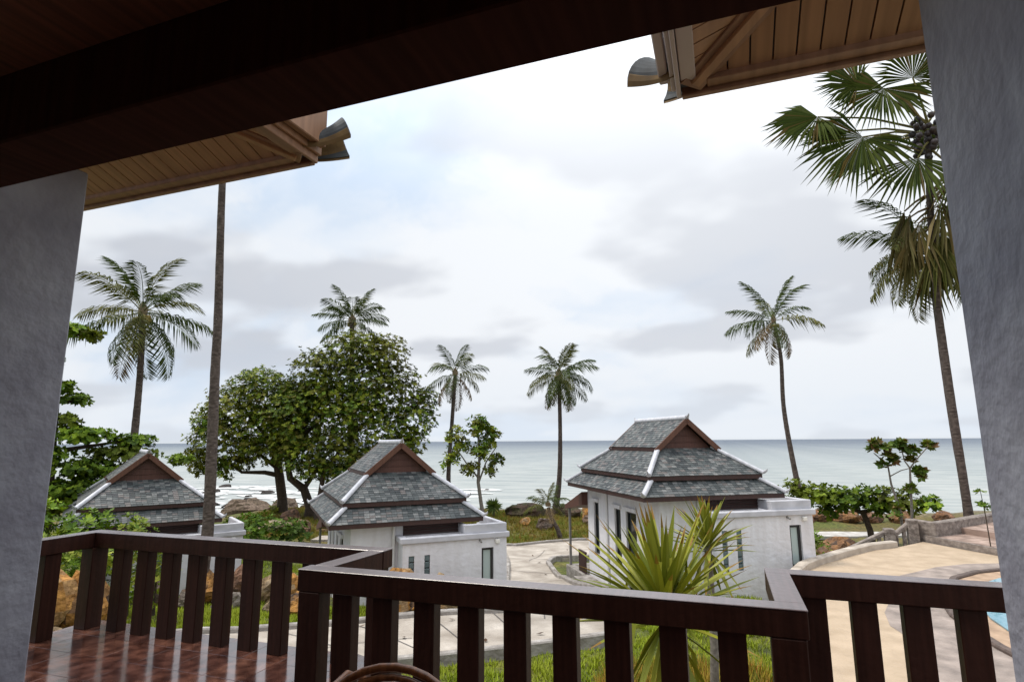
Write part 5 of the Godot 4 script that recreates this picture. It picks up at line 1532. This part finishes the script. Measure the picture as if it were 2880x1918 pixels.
func make_rocks() -> void:
	var ORG := Color(0.66, 0.32, 0.07)
	var TAN := Color(0.62, 0.45, 0.25)
	var GRY := Color(0.30, 0.25, 0.21)
	var DRK := Color(0.13, 0.08, 0.05)
	var list := [
		["large orange boulder beside the grey column", -13.25, -8.3, 0.85, 0.75, ORG, TAN, 0.35], ["orange boulder half hidden by the corner post", -12.75, -9.0, 0.6, 0.62, ORG, DRK, 0.35], ["tan stone at the foot of the large orange boulder", -12.3, -7.9, 0.42, 0.3, TAN, DRK, 0.1], ["small orange stone under the bright hedge", -14.0, -9.75, 0.34, 0.3, ORG, TAN, 0.45],
		["brown boulder in the rock row, nearest the tall palm trunk", -16.1, -15.5, 0.62, 0.55, ORG, DRK, 0.4], ["grey split boulder in the rock row below the first bungalow", -17.2, -14.2, 0.6, 0.5, GRY, DRK, 0.3], ["reddish boulder under the first bungalow's narrow window", -15.6, -16.4, 0.65, 0.62, Color(0.36, 0.19, 0.11), DRK, 0.4], ["tan boulder next to the reddish boulder", -14.7, -16.5, 0.6, 0.45, TAN, GRY, 0.3],
		["orange boulder topping the pale stones by the drive kerb", -13.4, -16.0, 0.62, 0.5, ORG, TAN, 0.45], ["pale stone below the orange boulder by the drive kerb", -12.6, -14.9, 0.5, 0.36, TAN, GRY, 0.2], ["dark stone wedged in the rock row", -16.1, -14.7, 0.42, 0.34, DRK, GRY, 0.15], ["whitish stone in front of the rock row", -14.8, -14.9, 0.4, 0.3, Color(0.5, 0.46, 0.4), GRY, 0.15], ["rust coloured stone at the end of the rock row", -11.9, -14.6, 0.42, 0.35, ORG, DRK, 0.25],
		["big orange boulder at the middle bungalow's corner", -8.75, -15.1, 0.72, 0.6, ORG, TAN, 0.4], ["cracked tan boulder under the glass-block wall", -7.6, -15.6, 0.55, 0.5, TAN, ORG, 0.35], ["low orange boulder by the kerb of the middle bungalow", -6.5, -16.0, 0.6, 0.42, ORG, DRK, 0.25], ["small brown stone between the boulders of the middle bungalow", -8.1, -15.0, 0.34, 0.28, DRK, ORG, 0.15],
		["long pale slab of rock lying on the grassy bank", -27.6, -31.0, 1.25, 0.3, Color(0.58, 0.50, 0.36), TAN, 0.3], ["pair-topped boulder low on the grassy bank", -25.2, -31.0, 0.7, 0.5, Color(0.40, 0.25, 0.15), DRK, 0.3], ["rounded tan boulder beside the pair-topped one", -24.1, -31.8, 0.5, 0.45, TAN, ORG, 0.3], ["small orange stone above the pale slab", -26.9, -32.8, 0.4, 0.3, ORG, TAN, 0.15], ["brown rock at the foot of the curved shade tree", -28.9, -34.4, 0.8, 0.5, Color(0.36, 0.2, 0.12), DRK, 0.3],
		["mossy brown boulder at the sea edge of the bank", -14.6, -43.5, 1.9, 0.7, DRK, Color(0.10, 0.11, 0.03), 0.2], ["small orange stone on the green bank", -13.0, -38.6, 0.42, 0.32, ORG, TAN, 0.2], ["brown boulder on the green bank beside the young palm", -11.2, -37.6, 0.62, 0.42, DRK, GRY, 0.25], ["dark boulder at the foot of the lone coconut palm", -11.4, -44.4, 0.9, 0.62, DRK, Color(0.11, 0.12, 0.04), 0.35],
		["large golden boulder left of the porch bungalow", -8.9, -42.6, 1.1, 0.95, ORG, TAN, 0.6], ["tan boulder in front of the golden one", -7.9, -41.6, 1.1, 0.75, TAN, ORG, 0.4], ["rusty boulder beside the porch post", -7.0, -42.4, 0.9, 0.9, Color(0.36, 0.19, 0.11), DRK, 0.6], ["brown stone under the golden boulder", -8.6, -40.6, 0.8, 0.5, Color(0.36, 0.25, 0.18), DRK, 0.25],
		["orange boulder beside the porch bungalow and the pool kerb", 3.95, -26.7, 0.85, 0.62, Color(0.40, 0.20, 0.08), DRK, 0.45]]
	var sd := 700
	for e in list:
		sd += 1
		var y := ground_y(e[1], e[2])
		rock("boulder", e[0], Vector3(e[1], y + e[7], e[2]), Vector3(e[3], e[4], e[3] * 0.8) * 1.12, e[5], e[6], sd)
	# rocks along the beach path and in the surf
	var beach := [["reddish rock pile beyond the beach path, nearest the bungalow", 5.6, -53.0], ["dark brown rock beyond the beach path", 8.8, -54.2], ["orange rock beyond the beach path behind the spreading tree", 10.7, -54.6], ["low brown rock at the far end of the beach rocks", 13.0, -55.0], ["square dark rock behind the stair balustrade", 16.0, -55.8], ["small rock between the reddish pile and the dark one", 7.0, -54.0]]
	for k in beach.size():
		var e: Array = beach[k]
		rock("shore_rock", e[0], Vector3(e[1], ground_y(e[1], e[2]) + 0.25, e[2]), Vector3(rng.randf_range(0.9, 1.5), rng.randf_range(0.45, 0.75), 0.8), Color(0.36, 0.19, 0.11).lerp(ORG, rng.randf() * 0.5), DRK, 760 + k)
	var big := [["large mottled outcrop at the shore past the first bungalow", -39.5, -41.3, 2.4, 1.0], ["long low outcrop beside the mottled one", -35.5, -41.5, 2.2, 0.7], ["brown ledge at the sea edge under the shade tree", -32.5, -42.4, 1.8, 0.55]]
	for k in big.size():
		var e: Array = big[k]
		rock("shore_outcrop", e[0], Vector3(e[1], ground_y(e[1], e[2]) + 0.15, e[2]), Vector3(e[3], e[4], e[3] * 0.6), Color(0.34, 0.25, 0.18), Color(0.14, 0.10, 0.05), 780 + k)
	var shapes := []
	for k in 6: shapes.append(rock_mesh(800 + k, Vector3(1.0, 0.45, 0.7), Color(0.10, 0.085, 0.075), Color(0.05, 0.045, 0.042)))
	for k in 56:
		var x := rng.randf_range(-88, -38)
		var z := shore_z(x) - 6.0 - pow(rng.randf(), 1.2) * 46.0
		var s := rng.randf_range(0.4, 1.5)
		var o := part("surf_rock", shapes[k % 6], M.rock, self, Transform3D(Basis(Vector3.UP, rng.randf() * TAU) * Basis.from_scale(Vector3.ONE * s), Vector3(x, SEA_Y - 0.02, z)))
		tag(o, "small dark rock awash in the surf beyond the first bungalow", "rock", "dark rocks in the surf")

func in_poly(p: Vector2, poly: PackedVector2Array) -> bool:
	return Geometry2D.is_point_in_polygon(p, poly)

func tuft(sd: int, blades: int, h: float) -> ArrayMesh:
	var r := RandomNumberGenerator.new()
	r.seed = sd
	var b := MB.new()
	for k in blades:
		var a := r.randf() * TAU
		var o := Vector3(cos(a), 0, sin(a))
		var p := o * r.randf() * 0.09
		var s := o.cross(Vector3.UP) * r.randf_range(0.008, 0.014)
		var tip := p + o * h * r.randf_range(0.2, 0.8) + Vector3(0, h * r.randf_range(0.6, 1.1), 0)
		var t := r.randf_range(0.75, 1.25)
		b.col = Color(t, t, t)
		b.tri(p - s, p + s, tip)
	return b.mesh()

func make_grass() -> void:
	var road := PackedVector2Array()
	for p in [[-11.8, -8.7], [-11.4, -10.6], [-10.6, -12.2], [-9.1, -13.6], [-8.3, -14.3], [-6.2, -15.8], [-6.1, -17.0], [-6.5, -18.4], [-8.0, -21.0], [-9.6, -25.5], [-11.1, -28.8], [-14, -29.4], [-22.7, -28.3], [-23.2, -30.2], [-14, -31.8], [-11.06, -31.5], [-8.33, -34.5], [-4.4, -36.5], [-2.8, -33.5], [-5.2, -28.9], [-6.5, -28.2], [-7.6, -28.0], [-7.5, -26.17], [-5.5, -22.07], [-4.8, -21.2], [-3.6, -19.17], [-2.3, -16.6], [-2.2, -14.6], [-2.7, -13.9], [-4.1, -12.75], [-5.6, -11.4], [-6.3, -10.7], [-7.3, -9.7], [-8.2, -8.5]]:
		road.append(Vector2(p[0], p[1]))
	var houses := [[-21.38, -16.86, 4.3], [-11.39, -18.56, 4.3], [-2.13, -21.63, 4.3]]
	var regions := [["grass", "bright green lawn grass below the balcony and along the drive", Rect2(-14, -19, 15, 13), 15000, 0.11, 0], ["bank_grass", "rough olive and brown grass covering the bank towards the sea", Rect2(-34, -46, 34, 17), 22000, 0.2, 1], ["garden_grass", "mixed grass between the boulders below the first bungalow", Rect2(-24, -24, 16, 18), 9000, 0.13, 0], ["flower_bed", "yellow flowering ground cover at the foot of the sword-leaved plants", Rect2(-2.4, -12.5, 2.9, 6), 2600, 0.3, 2]]
	for g in regions:
		var places := []
		var tints := []
		var rc: Rect2 = g[2]
		for i in int(g[3]):
			var x := rc.position.x + rng.randf() * rc.size.x
			var z := rc.position.y + rng.randf() * rc.size.y
			if in_poly(Vector2(x, z), road): continue
			if z < shore_z(x) + 1.5: continue
			if x > 0.7 and z < -6.5: continue
			var inside := false
			for h in houses:
				if Vector2(x - h[0], z - h[1]).length() < h[2] * 0.78: inside = true
			if inside: continue
			var s := rng.randf_range(0.7, 1.4)
			places.append(Transform3D(Basis(Vector3.UP, rng.randf() * TAU) * Basis.from_scale(Vector3.ONE * s), Vector3(x, bumpy(x, z) - 0.01, z)))
			var c := ground_color(x, z) * rng.randf_range(0.75, 1.3)
			if g[5] == 0: c = c.lerp(Color(0.32, 0.40, 0.02), 0.65)
			if g[5] == 1: c = c.lerp(Color(0.19, 0.21, 0.025), 0.45) if rng.randf() > 0.2 else Color(0.26, 0.14, 0.03)
			if g[5] == 2: c = [Color(0.34, 0.27, 0.03), Color(0.16, 0.19, 0.03), Color(0.42, 0.22, 0.05)][rng.randi() % 3]
			c.a = 1.0
			tints.append(c)
		scatter(g[0], tuft(31 + g[5], 9, g[4]), M.grass, places, tints, g[1], "grass" if g[5] < 2 else "ground cover")

func make_litter() -> void:
	var b := MB.new()
	for p in [[-8.7, -13.0], [-7.2, -12.6], [-5.9, -13.3], [-5.3, -12.9], [-6.7, -14.3], [-4.4, -13.8], [-4.7, -14.0], [-7.9, -11.7], [-6.0, -18.6], [-6.4, -23.4], [-7.2, -24.2], [-8.2, -26.0], [-9.2, -28.6], [-8.0, -30.8], [-3.8, -16.4]]:
		var y := ground_y(p[0], p[1]) + 0.165
		var a := rng.randf() * TAU
		var d := Vector3(cos(a), 0.18, sin(a)).normalized()
		b.col = Color(0.10, 0.05, 0.025).lerp(Color(0.05, 0.035, 0.03), rng.randf())
		leaf(b, Vector3(p[0], y, p[1]), d, d.cross(Vector3.UP).normalized(), rng.randf_range(0.12, 0.24), 0.05)
	tag(stuff("fallen_leaves", b.mesh(), M.leaf, self), "dry brown leaves scattered on the concrete drive", "leaves")

func _ready() -> void:
	# camera
	var cam := Camera3D.new()
	cam.name = "camera"
	cam.fov = 61.03
	cam.near = 0.05; cam.far = 30000.0
	cam.transform = Transform3D(Basis(Vector3.UP, deg_to_rad(19.7)) * Basis(Vector3.RIGHT, deg_to_rad(9.8)) * Basis(Vector3.BACK, deg_to_rad(-0.39)), Vector3(0, 1.65, 0))
	add_child(cam)
	cam.current = true
	# sky, light, exposure
	var env := Environment.new()
	env.background_mode = Environment.BG_SKY
	var sky := Sky.new()
	sky.sky_material = make_sky()
	env.sky = sky
	env.background_energy_multiplier = 1.0
	env.ambient_light_source = Environment.AMBIENT_SOURCE_SKY
	env.tonemap_mode = Environment.TONE_MAPPER_LINEAR
	env.tonemap_exposure = 1.62
	env.sdfgi_enabled = true; env.ssao_enabled = true; env.ssil_enabled = true
	var we := WorldEnvironment.new()
	we.name = "environment"
	we.environment = env
	add_child(we)
	var sun := DirectionalLight3D.new()
	sun.name = "sun"
	sun.light_energy = 0.5
	sun.light_color = Color(1.0, 0.965, 0.91)
	sun.light_angular_distance = 14.0
	sun.shadow_enabled = true
	add_child(sun)
	sun.look_at_from_position(Vector3.ZERO, -Vector3(-0.55, 1.0, 0.12), Vector3.UP)
	rng.seed = 4242
	gnoise.seed = 5; gnoise.frequency = 0.5; gnoise.fractal_octaves = 4
	make_materials()
	var tb := MB.new()
	tb.box(Transform3D(), Vector3.ONE)
	tile_box = tb.mesh()
	# large structure
	make_ground()
	make_sea()
	make_roads()
	make_house("nearest bungalow, half hidden by a tall palm trunk and shrubs", Vector3(-21.38, -4.44, -16.86), deg_to_rad(55.57))
	make_house("middle bungalow beside the concrete drive, before the big shade trees", Vector3(-11.39, -4.13, -18.56), deg_to_rad(43.1))
	make_house("bungalow with three tall dark windows behind the sword-leaved plant", Vector3(-2.13, -3.40, -21.63), deg_to_rad(33.4))
	make_balcony()
	make_eave("boarded roof eave with an upturned end tile, above the bare palm trunk", Vector3(-2.23, 3.34, -2.70), -1.0, 3.9, M.soffit_trim)
	make_eave("boarded roof eave with a pale side fascia, above the fan palm", Vector3(-0.10, 3.34, -2.77), 1.0, 2.9, M.fascia_pale)
	# plants, rocks, small things
	make_plants()
	make_rocks()
	make_chair()
	make_grass()
	make_litter()
